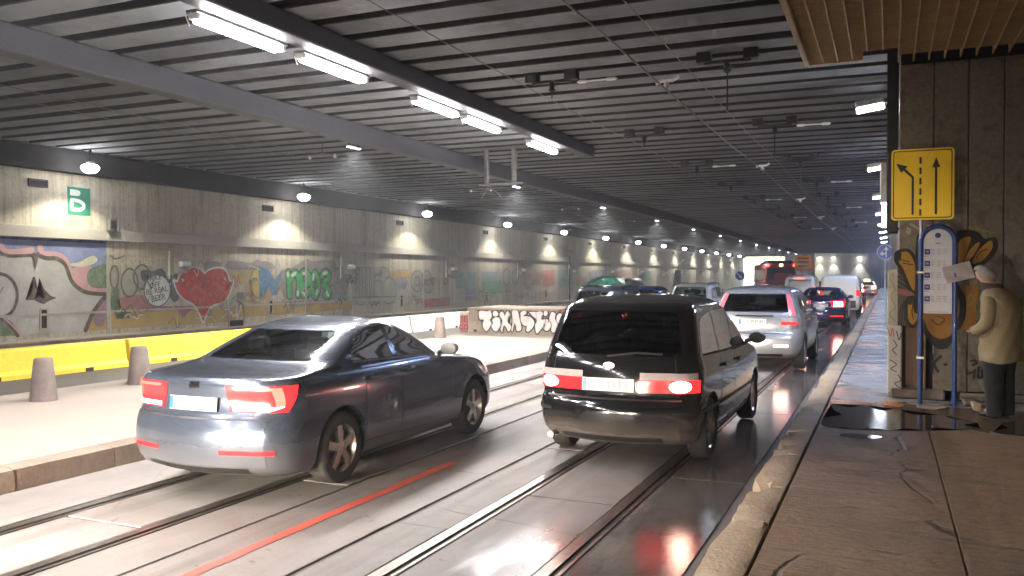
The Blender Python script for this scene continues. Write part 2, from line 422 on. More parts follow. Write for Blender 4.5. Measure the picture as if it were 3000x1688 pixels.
# concrete slabs between and beside the tram rails, each with open joints
RX = [-5.98, -5.02, -2.90, -1.95]
strips = [(-7.0, -6.10, 3.1, .4), (-5.90, -5.10, 3.0, 1.7), (-4.94, -4.42, 3.05, .2), (-4.40, -3.44, 6.1, 1.1), (-3.42, -2.98, 3.1, 2.3), (-2.82, -2.03, 3.05, .55), (-1.87, -1.16, 4.2, 1.3)]
for a, b, ln, o in strips:
    y = -6 + o
    while y < 52:
        mb = MB(); e = R.uniform(-.004, .004)
        mb.cbox(a+.012, b-.012, y+.008, y+ln-.008, -.011, 0+e, .006); mb.build('road_slab', 'road', road); y += ln
    MB().box(a+.012, b-.012, y, END+30, -.011, -.001).build('road_slab', 'road', road)
MB().box(-1.15, -1.03, -6, 60, -.011, .012).build('gutter_strip', 'asphalt', road)
for x in RX:
    mb = MB()
    mb.box(x-.075, x+.012, -6, END, -.011, .004); mb.box(x+.052, x+.078, -6, END, -.011, .002)
    mb.build('tram_rail', 'rail', road)
    MB().box(x+.0125, x+.0515, -6, END, -.012, -.008).build('rail_groove', 'groove', road)
    for a in (-.105, .08): MB().box(x+a, x+a+.022, -6, END, -.012, -.004).build('rail_joint', 'groove', road)
mb = MB(); pts = [(-4.0+R.uniform(-.012, .012), 3.6+i*.16) for i in range(26)]
ribbon(mb, pts, .095, lambda a, b, l: (a, b, .0065+l*.1)); mb.build('red_line', 'red_paint', road)
# asphalt of the far carriageway
MB().box(-20.3, -11.45, -30, 160, -.011, -.004).build('carriageway', M['asphalt'], road)
for i in range(40):
    y0 = 6 + i*1.5
    if i % 3 == 0: MB().box(-15.9, -15.78, y0, y0+1.6, -.003, .001).build('lane_marking', 'white_paint', road)
for k in range(0):
    cx, cyy = R.uniform(-3.8, -1.3), R.uniform(4.5, 9)
    if k < 3: cx, cyy = [(-2.45, 6.4), (-3.35, 5.7), (-2.0, 9.4)][k]
    pp = [(cx+R.uniform(.05, .09)*2*math.cos(2*PI*q/11), cyy+R.uniform(.03, .06)*math.sin(2*PI*q/11)) for q in range(11)]
    flat_poly(MB(), smooth_line(pp, True, 3), lambda a, b, l: (a, b, .0075)).build('oil_stain', 'groove', road)

# right-hand pavement
pavement = tag(MB().box(-.71, 4.0, -12, 12.3, -.02, .188).build('pavement', 'pave'), 'brown stamped concrete pavement along the kerb', None, None, 'structure')
for i, (xa, xb) in enumerate(((-.71, .42), (.425, 1.56), (1.565, 2.7), (2.705, 4.0))):
    y = -1.0-.55*i
    while y < 12.25:
        ln = R.choice([1.45, 1.6, 1.75]); ye = min(y+ln, 12.3)
        if ye-y > .2: MB().cbox(xa+.003, xb-.003, y+.003, ye-.003, .189, .2+R.uniform(-.002, .0025), .004).build('paving_slab', 'pave', pavement)
        y += ln
y = 12.31
while y < 60:
    MB().cbox(-.71, .155 if y > 13.9 else 4.0, y, y+1.58, -.02, .2+R.uniform(-.003, .003), .008).build('paving_slab', 'far_pave', pavement); y += 1.6
MB().box(-.71, .155, y, END, -.02, .199).build('paving_run', 'far_pave', pavement)
y = 1.2
while y < 62:
    ln = R.uniform(1.0, 1.5)
    n = 14; g = []
    nx = [-1.02, -1.02, -1.0, -.93, -.85, -.76, -.735, -.735]; nz = [-.02, .12, .185, .2, .2, .2, .19, -.02]
    near = y < 14
    for i in range(n+1):
        yy = y+.009+(ln-.018)*i/n
        q_ = yy*1.0; j = .012*math.sin(q_*3.1+1)+.008*math.sin(q_*7.7)+R.uniform(-.003, .003)
        chip = (max(0, math.sin(q_*2.3+.6)*math.sin(q_*5.1)-.35)*.16 + (R.uniform(.02, .05) if i in (0, n) and R.random() < .6 else 0)) if near else 0
        g.append([(xx + (j+chip if k < 4 else 0), yy, zz - (chip*.6 if 1 < k < 4 else 0) + (R.uniform(-.008, .006) if 0 < k < 7 else 0)) for k, (xx, zz) in enumerate(zip(nx, nz))])
    mb = MB().grid(g); mb.f += [tuple(range(8)), tuple(n*8+k for k in range(7, -1, -1))]
    mb.build('kerb_stone', 'kerb_pale', pavement, smooth=True); y += ln
MB().box(-1.01, -.735, 63, END, -.02, .195).build('kerb_run', 'kerb_pale', pavement)
for pts in ([(-.69, 10.32), (-.6, 10.05), (-.42, 10.13), (-.3, 10.04), (-.12, 10.2), (.04, 10.14), (.2, 10.33), (.42, 10.3), (.5, 10.52), (.78, 10.5), (.95, 10.62), (.8, 10.85), (.95, 11.1), (.7, 11.3), (.6, 11.5), (.3, 11.42), (.12, 11.8), (-.08, 11.6), (-.25, 12.0), (-.45, 11.7), (-.66, 11.95), (-.6, 11.4), (-.5, 11.05), (-.66, 10.75)],
            [(1.05, 10.5), (1.2, 10.36), (1.5, 10.42), (2.2, 10.2), (2.4, 11.2), (1.7, 11.5), (1.35, 11.35), (1.2, 11.1), (1.22, 10.8)],
            [(-.45, 9.6), (-.3, 9.5), (-.1, 9.58), (-.05, 9.72), (-.25, 9.8), (-.42, 9.74)]):
    flat_poly(MB(), smooth_line(pts, True, 4), lambda a, b, l: (a, b, .2047)).build('puddle', 'puddle', pavement)

# tram island
island = tag(MB().box(-11.4, -7.22, -12, 22.38, -.02, .2).build('tram_island', 'island'), 'pale paved tram island between the two carriageways', None, None, 'structure')
y = -4
while y < 21.6:
    ln = R.uniform(.95, 1.25); g = []
    for i in range(7):
        yy = y+.005+(ln-.01)*i/6; j = R.uniform(-.008, .008)
        g.append([(-7.225, yy, -.02), (-7.225, yy, .198), (-7.06, yy, .2), (-7.0+j, yy, .185), (-6.985+j, yy, .1), (-6.98+j, yy, -.02)])
    mb = MB().grid(g); mb.f += [tuple(range(6)), tuple(36+k for k in range(5, -1, -1))]
    mb.build('kerb_stone', 'kerb_brown', island, smooth=True); y += ln

MB().box(-11.56, -11.405, -12, 22.38, -.02, .17).build('kerb_run', 'kerb_brown', island)

# walkway under the painted wall
walkway = tag(MB().box(WX, -20.42, -30, END, -.02, .17).build('walkway', 'island'), 'narrow raised walkway at the foot of the painted wall', None, None, 'structure')
y = 4
while y < 60:
    ln = R.uniform(1.8, 3.2); d = R.choice([0, 0, .03, -.02])
    MB().cbox(-20.41, -20.2+d, y+.01, y+ln-.01, -.02, .175+R.uniform(-.02, .01), .02).build('kerb_stone', 'kerb_brown', walkway); y += ln
MB().box(-20.41, -20.2, 61, END, -.02, .17).build('kerb_run', 'kerb_brown', walkway)

# painted left wall
wall_l = tag(MB().box(-21.9, WX, -32, END+.6, -.02, 5.9).build('painted_wall', 'wall'), 'long board marked concrete wall covered in graffiti', 'wall')
JY = [18.36] + [18.36+9.42*k for k in range(1, 13)]
y0 = -30
for i, y1 in enumerate([-19.3, -9.9, -.5, 8.95]+JY+[END]):
    MB().cbox(WX+.001, WX+.13, y0+.01, y1-.01, 2.93, 3.26, .012).build('ledge', 'ledge', wall_l); y0 = y1
for yj in JY:
    MB().box(WX+.001, WX+.022, yj-.05, yj+.05, .17, 2.9).build('joint_cover', 'ledge', wall_l)
for k in range(13):
    yy = 16.1+9.42*k
    mb = MB(); mb.box(WX+.001, WX+.05, yy-.29, yy+.29, 4.31, 4.36); mb.box(WX+.001, WX+.05, yy-.29, yy+.29, 4.48, 4.53); mb.box(WX+.001, WX+.05, yy-.29, yy-.24, 4.36, 4.48); mb.box(WX+.001, WX+.05, yy+.24, yy+.29, 4.36, 4.48)
    v = mb.build('vent_frame', 'dark_metal', wall_l); MB().box(WX+.001, WX+.012, yy-.24, yy+.24, 4.36, 4.48).build('vent_opening', 'groove', v)
    yy = 16.25+9.42*k
    mb = MB(); mb.box(WX+.001, WX+.03, yy-.13, yy-.08, .42, 1.0); mb.box(WX+.001, WX+.03, yy+.08, yy+.13, .42, 1.0); mb.box(WX+.001, WX+.03, yy-.08, yy+.08, .42, .46); mb.box(WX+.001, WX+.03, yy-.08, yy+.08, .96, 1.0)
    v = mb.build('niche_frame', 'ledge', wall_l); MB().box(WX+.001, WX+.014, yy-.08, yy+.08, .46, .96).build('niche_opening', 'groove', v)
    yy = 21.1+9.42*k
    mb = MB(); mb.box(WX+.001, WX+.04, yy-.40, yy-.365, 1.8, 2.7)
    br = mb.build('marker_bracket', 'white_paint', wall_l)
    MB().box(WX+.001, WX+.2, yy-.14, yy+.2, 1.98, 2.55).build('marker_box', 'ledge', br)
    MB().lathe([(.05, -.2), (.1, -.18), (.1, .18), (.05, .2)], 14, 'y', (WX+.31, yy, 2.28)).build('marker_cylinder', 'white_paint', br, True)
MB().box(WX+.001, WX+.016, 5, END, .80, .86).build('wall_rib', 'ledge', wall_l)
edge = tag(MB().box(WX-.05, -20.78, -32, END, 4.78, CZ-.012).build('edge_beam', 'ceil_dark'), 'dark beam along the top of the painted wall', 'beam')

# ceiling: slab with precast ribs
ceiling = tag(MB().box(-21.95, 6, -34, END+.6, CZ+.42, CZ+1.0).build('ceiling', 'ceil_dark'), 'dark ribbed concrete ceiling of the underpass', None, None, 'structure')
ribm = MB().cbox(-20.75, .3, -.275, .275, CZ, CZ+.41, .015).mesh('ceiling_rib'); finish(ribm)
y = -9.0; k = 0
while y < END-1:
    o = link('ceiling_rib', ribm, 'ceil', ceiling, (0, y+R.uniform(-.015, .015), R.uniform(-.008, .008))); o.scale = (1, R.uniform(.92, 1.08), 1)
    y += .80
ribm.materials.append(M['ceil_dark'])          # the ribs' sides are painted dark for shade, their undersides stay pale
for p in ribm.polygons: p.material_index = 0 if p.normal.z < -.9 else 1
# long beams under the ribs
tag(MB().cbox(-7.62, -7.28, -30, 22.1, 5.10, CZ-.012, .02).build('lamp_beam', 'beam'), 'grey beam ending short that carries the bright tube lamps', 'beam')
tag(MB().cbox(-11.45, -11.10, -30, END, 4.97, CZ-.012, .02).build('long_beam', 'beam'), 'long grey beam running the length of the ceiling above the island', 'beam')

# end of the underpass: open portal on the left, wall on the right
endw = tag(MB().box(-14.6, 6, END, END+.6, -.02, 6.1).build('end_wall', 'wall'), 'far concrete wall lit by two white cones of light', 'wall')
MB().box(-21.9, -14.6, END, END+.6, 5.0, 6.1).build('portal_lintel', 'ceil_dark', endw)
tag(MB().box(-14.6, -10.2, END-2, END-.01, -.02, CZ+.40).build('dividing_pier', 'wall'), 'dark pier between the bright exit and the far lit wall', 'pier')
tag(MB().box(-22, 6, -34.6, -34, -.02, 6.1).build('daylight_blocker', 'wall'), 'unseen wall added behind to keep daylight out of the underpass', 'wall')  # unseen blocker added here to shut out daylight from behind
wall_r = tag(MB().box(.16, .8, 14.1, END, -.02, CZ+.40).build('side_wall', 'granite'), 'dark side wall lined with cool white lamps', 'wall')
tag(MB().box(3.9, 4.4, -34, 14, -.02, CZ+.40).build('platform_wall', 'granite'), 'dark granite wall at the back of the platform', 'wall')

GRAFFITI=[
('graffiti_sky','lilac',0,'p',0,0,[(15.01,2.85),(18.37,2.86),(18.36,2.11),(17.84,1.64),(16.92,1.65),(15.01,2.01)]),
('graffiti_band','navy',1,'p',0,0,[(15.01,2.99),(18.34,2.98),(18.34,2.85),(15.01,2.86)]),
('graffiti_patch','pink',1,'p',0,1,[(17.17,2.1),(17.85,2.13),(17.87,1.64),(17.84,1.48),(17.53,1.54),(17.22,1.75)]),
('graffiti_patch','moss',2,'p',0,1,[(17.72,2.07),(18.1,2.21),(18.36,2.19),(18.36,1.42),(17.9,1.51),(17.65,1.75)]),
('graffiti_patch','ochre',0,'p',0,0,[(18.03,1.48),(18.36,1.36),(18.37,0.31),(17.52,0.31)]),
('graffiti_patch','mauve',1,'p',0,1,[(17.96,0.93),(18.36,1.31),(18.37,0.92),(18.19,0.43),(17.87,0.5)]),
('graffiti_flame','cream',2,'p',0,1,[(17.02,2.23),(17.38,2.28),(17.66,2.42),(17.88,2.48),(18.01,2.35),(17.78,2.21),(17.41,2.15),(17.17,2.18)]),
('graffiti_letter_fill','silver',3,'p',0,0,[(15.01,2.41),(15.91,2.4),(15.98,2.06),(16.13,2.39),(16.64,2.35),(16.9,2.17),(17.1,1.81),(17.31,1.54),(17.59,1.4),(18.23,1.35),(17.84,0.8),(17.52,0.31),(15.56,0.32),(15.38,0.58),(15.1,0.77),(15.0,0.8)]),
('graffiti_letter_fill','silver2',4,'p',0,0,[(15.0,1.91),(15.21,1.86),(15.39,1.69),(15.45,1.42),(15.39,1.07),(15.2,0.86),(14.99,0.77)]),
('graffiti_patch','moss',4,'p',0,0,[(14.99,0.72),(15.15,0.69),(15.33,0.51),(15.43,0.31),(14.99,0.32)]),
('graffiti_outline','brown',5,'s',0.09,1,[(15.01,2.51),(15.06,2.47),(15.27,2.42),(15.61,2.43),(15.91,2.45)]),
('graffiti_outline','brown',5,'p',0,0,[(15.92,2.51),(16.14,2.54),(16.0,2.04)]),
('graffiti_outline','brown',5,'s',0.12,1,[(16.13,2.44),(16.35,2.38),(16.67,2.37),(16.93,2.2),(17.13,1.75),(17.4,1.51),(17.71,1.4),(18.32,1.35)]),
('graffiti_outline','brown',6,'s',0.14,1,[(18.26,1.28),(17.87,0.86),(17.58,0.33)]),
('graffiti_outline','brown',5,'s',0.09,1,[(15.0,1.95),(15.21,1.88),(15.39,1.69),(15.47,1.42),(15.43,1.15),(15.28,0.91),(14.99,0.77)]),
('graffiti_outline','brown',5,'s',0.13,1,[(15.05,0.77),(15.28,0.61),(15.48,0.32)]),
('graffiti_outline','pink',6,'s',0.05,1,[(15.1,0.79),(15.35,0.56),(15.55,0.32)]),
('graffiti_outline','brown',5,'p',0,0,[(15.93,1.87),(16.0,1.86),(16.02,1.61),(16.1,1.35),(16.23,1.25),(16.28,1.3),(16.2,1.5),(16.11,1.82),(16.13,1.83),(16.26,1.53),(16.46,1.35),(16.64,1.28),(16.43,1.21),(16.26,1.12),(16.14,1.15),(15.98,1.23),(15.71,1.25),(15.87,1.38),(15.93,1.63)]),
('graffiti_glow','pink',2,'s',0.16,1,[(15.04,2.66),(15.14,2.54),(15.4,2.52),(15.91,2.59)]),
('graffiti_glow','pink',2,'s',0.17,1,[(16.16,2.67),(16.25,2.5),(16.7,2.47),(16.96,2.3),(17.19,1.81),(17.47,1.58),(17.84,1.47),(18.32,1.44)]),
('graffiti_patch','ochre',0,'p',0,0,[(18.49,0.94),(21.76,0.9),(23.79,0.86),(23.79,0.27),(18.48,0.31)]),
('graffiti_patch','ochre',0,'p',0,0,[(23.9,0.95),(27.18,0.86),(31.01,0.8),(31.01,0.48),(26.28,0.42),(23.9,0.42)]),
('graffiti_patch','ochre2',0,'p',0,0,[(23.32,2.12),(24.97,2.11),(24.91,1.62),(23.58,1.63)]),
('graffiti_patch','rose',1,'p',0,1,[(18.83,1.24),(19.74,1.28),(20.25,0.94),(19.56,0.89),(18.82,0.95)]),
('graffiti_patch','magenta',2,'p',0,1,[(19.56,0.91),(21.76,0.9),(21.55,0.72),(21.34,0.54),(21.18,0.73),(20.64,0.84),(20.25,0.78),(19.77,0.79)]),
('graffiti_patch','moss',1,'p',0,1,[(18.49,1.5),(18.76,1.49),(18.72,1.02),(18.82,0.91),(18.49,0.82)]),
('graffiti_patch','moss',2,'p',0,0,[(18.6,0.79),(19.13,0.8),(19.18,0.61),(18.68,0.59)]),
('graffiti_letter_fill','greygreen',1,'p',0,0,[(18.74,1.86),(18.73,1.74),(18.71,1.64),(18.67,1.57),(18.62,1.53),(18.56,1.53),(18.52,1.57),(18.48,1.64),(18.45,1.74),(18.44,1.86),(18.45,1.97),(18.48,2.07),(18.52,2.15),(18.57,2.19),(18.62,2.19),(18.67,2.15),(18.71,2.07),(18.74,1.97)]),
('graffiti_outline','brown2',2,'s',0.06,1,[(18.74,1.86),(18.73,1.74),(18.71,1.64),(18.67,1.57),(18.62,1.53),(18.56,1.53),(18.52,1.57),(18.48,1.64),(18.45,1.74),(18.44,1.86),(18.45,1.97),(18.48,2.07),(18.52,2.15),(18.57,2.19),(18.62,2.19),(18.67,2.15),(18.71,2.07),(18.74,1.97),(18.74,1.86)]),
('graffiti_letter_fill','greygreen',1,'p',0,0,[(19.47,1.69),(19.45,1.54),(19.39,1.41),(19.31,1.32),(19.21,1.27),(19.1,1.27),(19.0,1.32),(18.92,1.42),(18.87,1.55),(18.85,1.69),(18.87,1.83),(18.92,1.96),(19.01,2.05),(19.11,2.11),(19.21,2.11),(19.31,2.06),(19.39,1.96),(19.45,1.83)]),
('graffiti_outline','brown2',2,'s',0.06,1,[(19.47,1.69),(19.45,1.54),(19.39,1.41),(19.31,1.32),(19.21,1.27),(19.1,1.27),(19.0,1.32),(18.92,1.42),(18.87,1.55),(18.85,1.69),(18.87,1.83),(18.92,1.96),(19.01,2.05),(19.11,2.11),(19.21,2.11),(19.31,2.06),(19.39,1.96),(19.45,1.83),(19.47,1.69)]),
('graffiti_letter_fill','greygreen',1,'p',0,0,[(19.96,1.86),(19.94,1.73),(19.88,1.61),(19.8,1.53),(19.69,1.49),(19.58,1.49),(19.47,1.53),(19.39,1.62),(19.33,1.73),(19.31,1.86),(19.33,1.98),(19.39,2.1),(19.48,2.18),(19.58,2.23),(19.69,2.23),(19.8,2.18),(19.89,2.1),(19.94,1.99)]),
('graffiti_outline','brown2',2,'s',0.06,1,[(19.96,1.86),(19.94,1.73),(19.88,1.61),(19.8,1.53),(19.69,1.49),(19.58,1.49),(19.47,1.53),(19.39,1.62),(19.33,1.73),(19.31,1.86),(19.33,1.98),(19.39,2.1),(19.48,2.18),(19.58,2.23),(19.69,2.23),(19.8,2.18),(19.89,2.1),(19.94,1.99),(19.96,1.86)]),
('graffiti_patch','slate',3,'p',0,1,[(19.58,2.03),(19.89,2.09),(20.04,2.03),(20.34,2.14),(20.57,2.0),(20.55,1.74),(19.89,1.74),(19.67,1.74)]),
('graffiti_patch','slate',3,'p',0,1,[(20.64,1.86),(21.11,1.9),(20.91,1.62),(21.19,1.25),(20.95,1.04),(20.75,1.26)]),
('graffiti_bubble','white',5,'p',0,0,[(20.76,1.42),(20.74,1.29),(20.68,1.17),(20.6,1.07),(20.49,0.99),(20.36,0.95),(20.22,0.94),(20.09,0.96),(19.97,1.01),(19.86,1.09),(19.78,1.19),(19.74,1.31),(19.72,1.44),(19.74,1.56),(19.79,1.68),(19.87,1.78),(19.97,1.86),(20.1,1.91),(20.23,1.92),(20.37,1.91),(20.49,1.86),(20.6,1.78),(20.69,1.67),(20.74,1.55)]),
('graffiti_outline','slate',6,'s',0.035,1,[(20.76,1.42),(20.74,1.29),(20.69,1.17),(20.6,1.07),(20.49,0.99),(20.36,0.94),(20.22,0.93),(20.09,0.95),(19.96,1.0),(19.86,1.09),(19.78,1.19),(19.73,1.31),(19.71,1.44),(19.73,1.56),(19.78,1.68),(19.86,1.78),(19.97,1.86),(20.1,1.91),(20.23,1.93),(20.37,1.91),(20.5,1.86),(20.61,1.78),(20.69,1.68),(20.75,1.55),(20.76,1.42)]),
('graffiti_bubble','white',5,'p',0,0,[(20.6,1.69),(20.8,1.65),(20.7,1.5)]),
('graffiti_heart','red',6,'p',0,0,[(22.29,1.98),(22.06,2.14),(21.77,2.2),(21.44,2.12),(21.15,1.9),(21.05,1.72),(20.91,1.77),(20.97,1.55),(21.11,1.31),(21.39,1.09),(21.76,0.93),(22.01,0.64),(22.2,0.32),(22.39,0.62),(22.65,0.87),(23.1,0.95),(23.42,1.2),(23.61,1.53),(23.69,1.76),(23.52,1.72),(23.33,2.05),(23.06,2.18),(22.71,2.17),(22.42,2.08)]),
('graffiti_outline','white',7,'s',0.07,1,[(22.29,1.98),(22.06,2.14),(21.77,2.2),(21.44,2.12),(21.15,1.9),(21.05,1.72),(20.91,1.77),(20.97,1.55),(21.11,1.31),(21.39,1.09),(21.76,0.93),(22.01,0.64),(22.2,0.32),(22.39,0.62),(22.65,0.87),(23.1,0.95),(23.42,1.2),(23.61,1.53),(23.69,1.76),(23.52,1.72),(23.33,2.05),(23.06,2.18),(22.71,2.17),(22.42,2.08),(22.29,1.98)]),
('graffiti_eye','white',8,'p',0,0,[(21.23,1.83),(21.39,1.76),(21.28,1.69)]),
('graffiti_eye','white',8,'p',0,0,[(23.19,1.79),(23.26,1.87),(23.31,1.72)]),
('graffiti_outline','slate',8,'s',0.03,1,[(21.97,1.82),(22.27,1.8),(22.57,1.84)]),
('graffiti_outline','slate',8,'s',0.03,1,[(22.29,1.79),(22.22,1.6),(22.05,1.37),(21.82,1.37)]),
('graffiti_outline','slate',8,'s',0.03,1,[(22.31,1.73),(22.44,1.41),(22.72,1.32)]),
('graffiti_outline','slate',8,'s',0.03,1,[(21.11,1.7),(21.39,1.61)]),
('graffiti_outline','slate',8,'s',0.03,1,[(23.15,1.6),(23.47,1.66)]),
('graffiti_tag','redor',2,'s',0.025,1,[(23.29,0.78),(23.33,0.65),(23.28,0.56),(23.33,0.41)]),
('graffiti_tag','redor',2,'s',0.025,1,[(23.38,0.78),(23.41,0.65),(23.37,0.55),(23.42,0.4)]),
('graffiti_tag','redor',2,'s',0.025,1,[(23.47,0.78),(23.49,0.65),(23.46,0.55),(23.5,0.4)]),
('graffiti_tag','redor',2,'s',0.025,1,[(23.57,0.77),(23.57,0.64),(23.56,0.54),(23.58,0.4)]),
('graffiti_patch','lilacgrey',1,'p',0,1,[(23.38,2.4),(23.91,2.44),(24.58,2.36),(24.92,2.5),(25.09,2.44),(25.56,2.43),(25.92,2.18),(24.74,2.13),(23.43,2.14)]),
('graffiti_face','yellow',4,'p',0,0,[(25.0,2.21),(24.74,2.05),(24.56,1.78),(24.6,1.43),(24.8,1.16),(25.03,1.11)]),
('graffiti_face','blue',4,'p',0,0,[(25.0,2.21),(25.32,2.2),(25.59,2.1),(25.77,1.86),(25.92,1.76),(26.29,2.1),(26.54,2.18),(26.29,1.94),(26.1,1.53),(26.04,1.19),(25.74,1.18),(25.57,1.5),(25.32,1.15),(25.03,1.11)]),
('graffiti_outline','slate',5,'s',0.02,1,[(25.47,1.66),(25.44,1.46),(25.36,1.29),(25.23,1.17),(25.08,1.1),(24.92,1.11),(24.77,1.18),(24.65,1.3),(24.57,1.47),(24.54,1.67),(24.57,1.86),(24.65,2.02),(24.77,2.15),(24.92,2.22),(25.08,2.22),(25.24,2.15),(25.36,2.03),(25.44,1.86),(25.47,1.66)]),
('graffiti_outline','slate',5,'s',0.05,1,[(24.71,1.8),(24.91,1.79)]),
('graffiti_patch','slate2',1,'p',0,1,[(26.29,1.98),(27.06,2.27),(27.86,2.55),(28.27,2.5),(29.63,2.56),(29.93,2.21),(30.62,1.76),(30.62,1.13),(29.85,0.96),(28.54,0.78),(27.18,0.69),(26.54,0.88),(26.29,1.49)]),
('graffiti_patch','rosepale',2,'p',0,0,[(26.29,1.01),(27.18,1.0),(29.26,1.0),(29.26,0.91),(26.29,0.92)]),
('graffiti_outline','black',5,'s',0.36,1,[(26.68,2.03),(26.74,1.61),(26.77,1.14)]),
('graffiti_letter_fill','green',6,'s',0.25,1,[(26.68,2.03),(26.74,1.61),(26.77,1.14)]),
('graffiti_outline','black',5,'s',0.36,1,[(26.83,1.77),(27.06,2.0),(27.28,1.9),(27.33,1.52),(27.29,1.16)]),
('graffiti_letter_fill','green',6,'s',0.25,1,[(26.83,1.77),(27.06,2.0),(27.28,1.9),(27.33,1.52),(27.29,1.16)]),
('graffiti_outline','black',5,'s',0.36,1,[(27.53,1.52),(27.93,1.62),(27.95,1.92),(27.68,2.06),(27.5,1.9),(27.48,1.4),(27.68,1.12),(28.0,1.28)]),
('graffiti_letter_fill','green',6,'s',0.25,1,[(27.53,1.52),(27.93,1.62),(27.95,1.92),(27.68,2.06),(27.5,1.9),(27.48,1.4),(27.68,1.12),(28.0,1.28)]),
('graffiti_outline','black',5,'s',0.36,1,[(28.37,2.03),(28.19,1.77),(28.19,1.39),(28.4,1.06),(28.58,1.34),(28.56,1.77),(28.37,2.03)]),
('graffiti_letter_fill','green',6,'s',0.25,1,[(28.37,2.03),(28.19,1.77),(28.19,1.39),(28.4,1.06),(28.58,1.34),(28.56,1.77),(28.37,2.03)]),
('graffiti_outline','black',5,'s',0.36,1,[(28.83,1.9),(29.01,2.05),(29.26,1.99),(29.3,1.81),(29.0,1.64),(29.0,1.48),(29.29,1.37),(29.31,1.09),(29.0,1.12)]),
('graffiti_letter_fill','green',6,'s',0.25,1,[(28.83,1.9),(29.01,2.05),(29.26,1.99),(29.3,1.81),(29.0,1.64),(29.0,1.48),(29.29,1.37),(29.31,1.09),(29.0,1.12)]),
('graffiti_highlight','white',7,'s',0.13,1,[(26.67,2.0),(26.68,1.9)]),
('graffiti_highlight','white',7,'s',0.13,1,[(26.93,1.92),(27.12,2.0)]),
('graffiti_highlight','white',7,'s',0.13,1,[(27.26,1.27),(27.26,1.17)]),
('graffiti_highlight','white',7,'s',0.13,1,[(27.62,2.0),(27.78,1.98)]),
('graffiti_highlight','white',7,'s',0.13,1,[(27.58,1.27),(27.75,1.14)]),
('graffiti_highlight','white',7,'s',0.13,1,[(28.28,1.94),(28.26,1.75)]),
('graffiti_highlight','white',7,'s',0.13,1,[(28.47,1.19),(28.5,1.3)]),
('graffiti_highlight','white',7,'s',0.13,1,[(28.93,1.99),(29.15,2.03)]),
('graffiti_highlight','white',7,'s',0.13,1,[(29.15,1.24),(29.26,1.09)]),
('graffiti_patch','greygreen',1,'p',0,1,[(30.98,2.17),(31.42,2.29),(32.51,2.3),(33.66,2.27),(34.58,1.55),(34.58,0.85),(34.2,0.56),(31.58,0.62),(31.01,0.75)]),
('graffiti_outline','greydark',3,'s',0.03,1,[(31.3,1.07),(31.33,1.67),(31.25,2.18),(31.4,2.28),(31.53,2.18),(31.51,1.67),(31.54,1.02)]),
('graffiti_outline','greydark',3,'s',0.03,1,[(31.79,1.06),(31.82,1.67),(31.74,2.18),(31.89,2.28),(32.03,2.18),(32.01,1.66),(32.04,1.01)]),
('graffiti_outline','greydark',3,'s',0.03,1,[(32.12,1.05),(32.16,1.66),(32.08,2.18),(32.23,2.29),(32.36,2.18),(32.35,1.66),(32.38,1.0)]),
('graffiti_outline','greydark',3,'s',0.03,1,[(32.46,1.04),(32.5,1.66),(32.42,2.18),(32.57,2.29),(32.71,2.19),(32.69,1.66),(32.72,0.99)]),
('graffiti_outline','greydark',3,'s',0.035,1,[(32.68,0.99),(32.77,1.57),(33.12,1.71),(33.34,1.51),(33.29,0.98)]),
('graffiti_outline','greydark',3,'s',0.035,1,[(33.21,2.19),(33.48,2.31),(33.84,2.2),(34.02,1.9),(33.66,1.75)]),
('graffiti_outline','greydark',3,'s',0.035,1,[(33.52,0.97),(33.57,1.66),(34.02,1.85),(34.44,1.6),(34.58,1.15),(34.39,0.71),(33.83,0.62),(33.52,0.73)]),
('graffiti_outline','greydark',3,'s',0.035,1,[(31.01,0.98),(34.58,0.93)]),
('graffiti_outline','greydark',3,'s',0.035,1,[(31.17,0.93),(31.42,0.65),(31.83,0.64),(32.08,0.91)]),
('graffiti_outline','greydark',3,'s',0.035,1,[(32.25,0.91),(32.42,0.62),(33.03,0.65),(33.29,0.88)]),
('graffiti_letter_fill','greygreen',2,'p',0,0,[(37.17,1.64),(37.13,1.46),(37.02,1.31),(36.86,1.19),(36.66,1.14),(36.46,1.14),(36.26,1.2),(36.11,1.32),(36.0,1.47),(35.97,1.64),(36.0,1.82),(36.11,1.97),(36.26,2.08),(36.46,2.14),(36.67,2.15),(36.86,2.09),(37.03,1.97),(37.13,1.82)]),
('graffiti_outline','greydark',3,'s',0.045,1,[(37.17,1.64),(37.13,1.46),(37.02,1.31),(36.86,1.19),(36.66,1.14),(36.46,1.14),(36.26,1.2),(36.11,1.32),(36.0,1.47),(35.97,1.64),(36.0,1.82),(36.11,1.97),(36.26,2.08),(36.46,2.14),(36.67,2.15),(36.86,2.09),(37.03,1.97),(37.13,1.82),(37.17,1.64)]),
('graffiti_letter_fill','greygreen',2,'p',0,0,[(37.92,1.93),(37.9,1.85),(37.83,1.77),(37.72,1.72),(37.58,1.69),(37.44,1.69),(37.31,1.72),(37.2,1.78),(37.13,1.85),(37.11,1.93),(37.13,2.01),(37.2,2.08),(37.31,2.14),(37.44,2.16),(37.58,2.17),(37.72,2.14),(37.83,2.08),(37.9,2.01)]),
('graffiti_outline','greydark',3,'s',0.045,1,[(37.92,1.93),(37.9,1.85),(37.83,1.77),(37.72,1.72),(37.58,1.69),(37.44,1.69),(37.31,1.72),(37.2,1.78),(37.13,1.85),(37.11,1.93),(37.13,2.01),(37.2,2.08),(37.31,2.14),(37.44,2.16),(37.58,2.17),(37.72,2.14),(37.83,2.08),(37.9,2.01),(37.92,1.93)]),
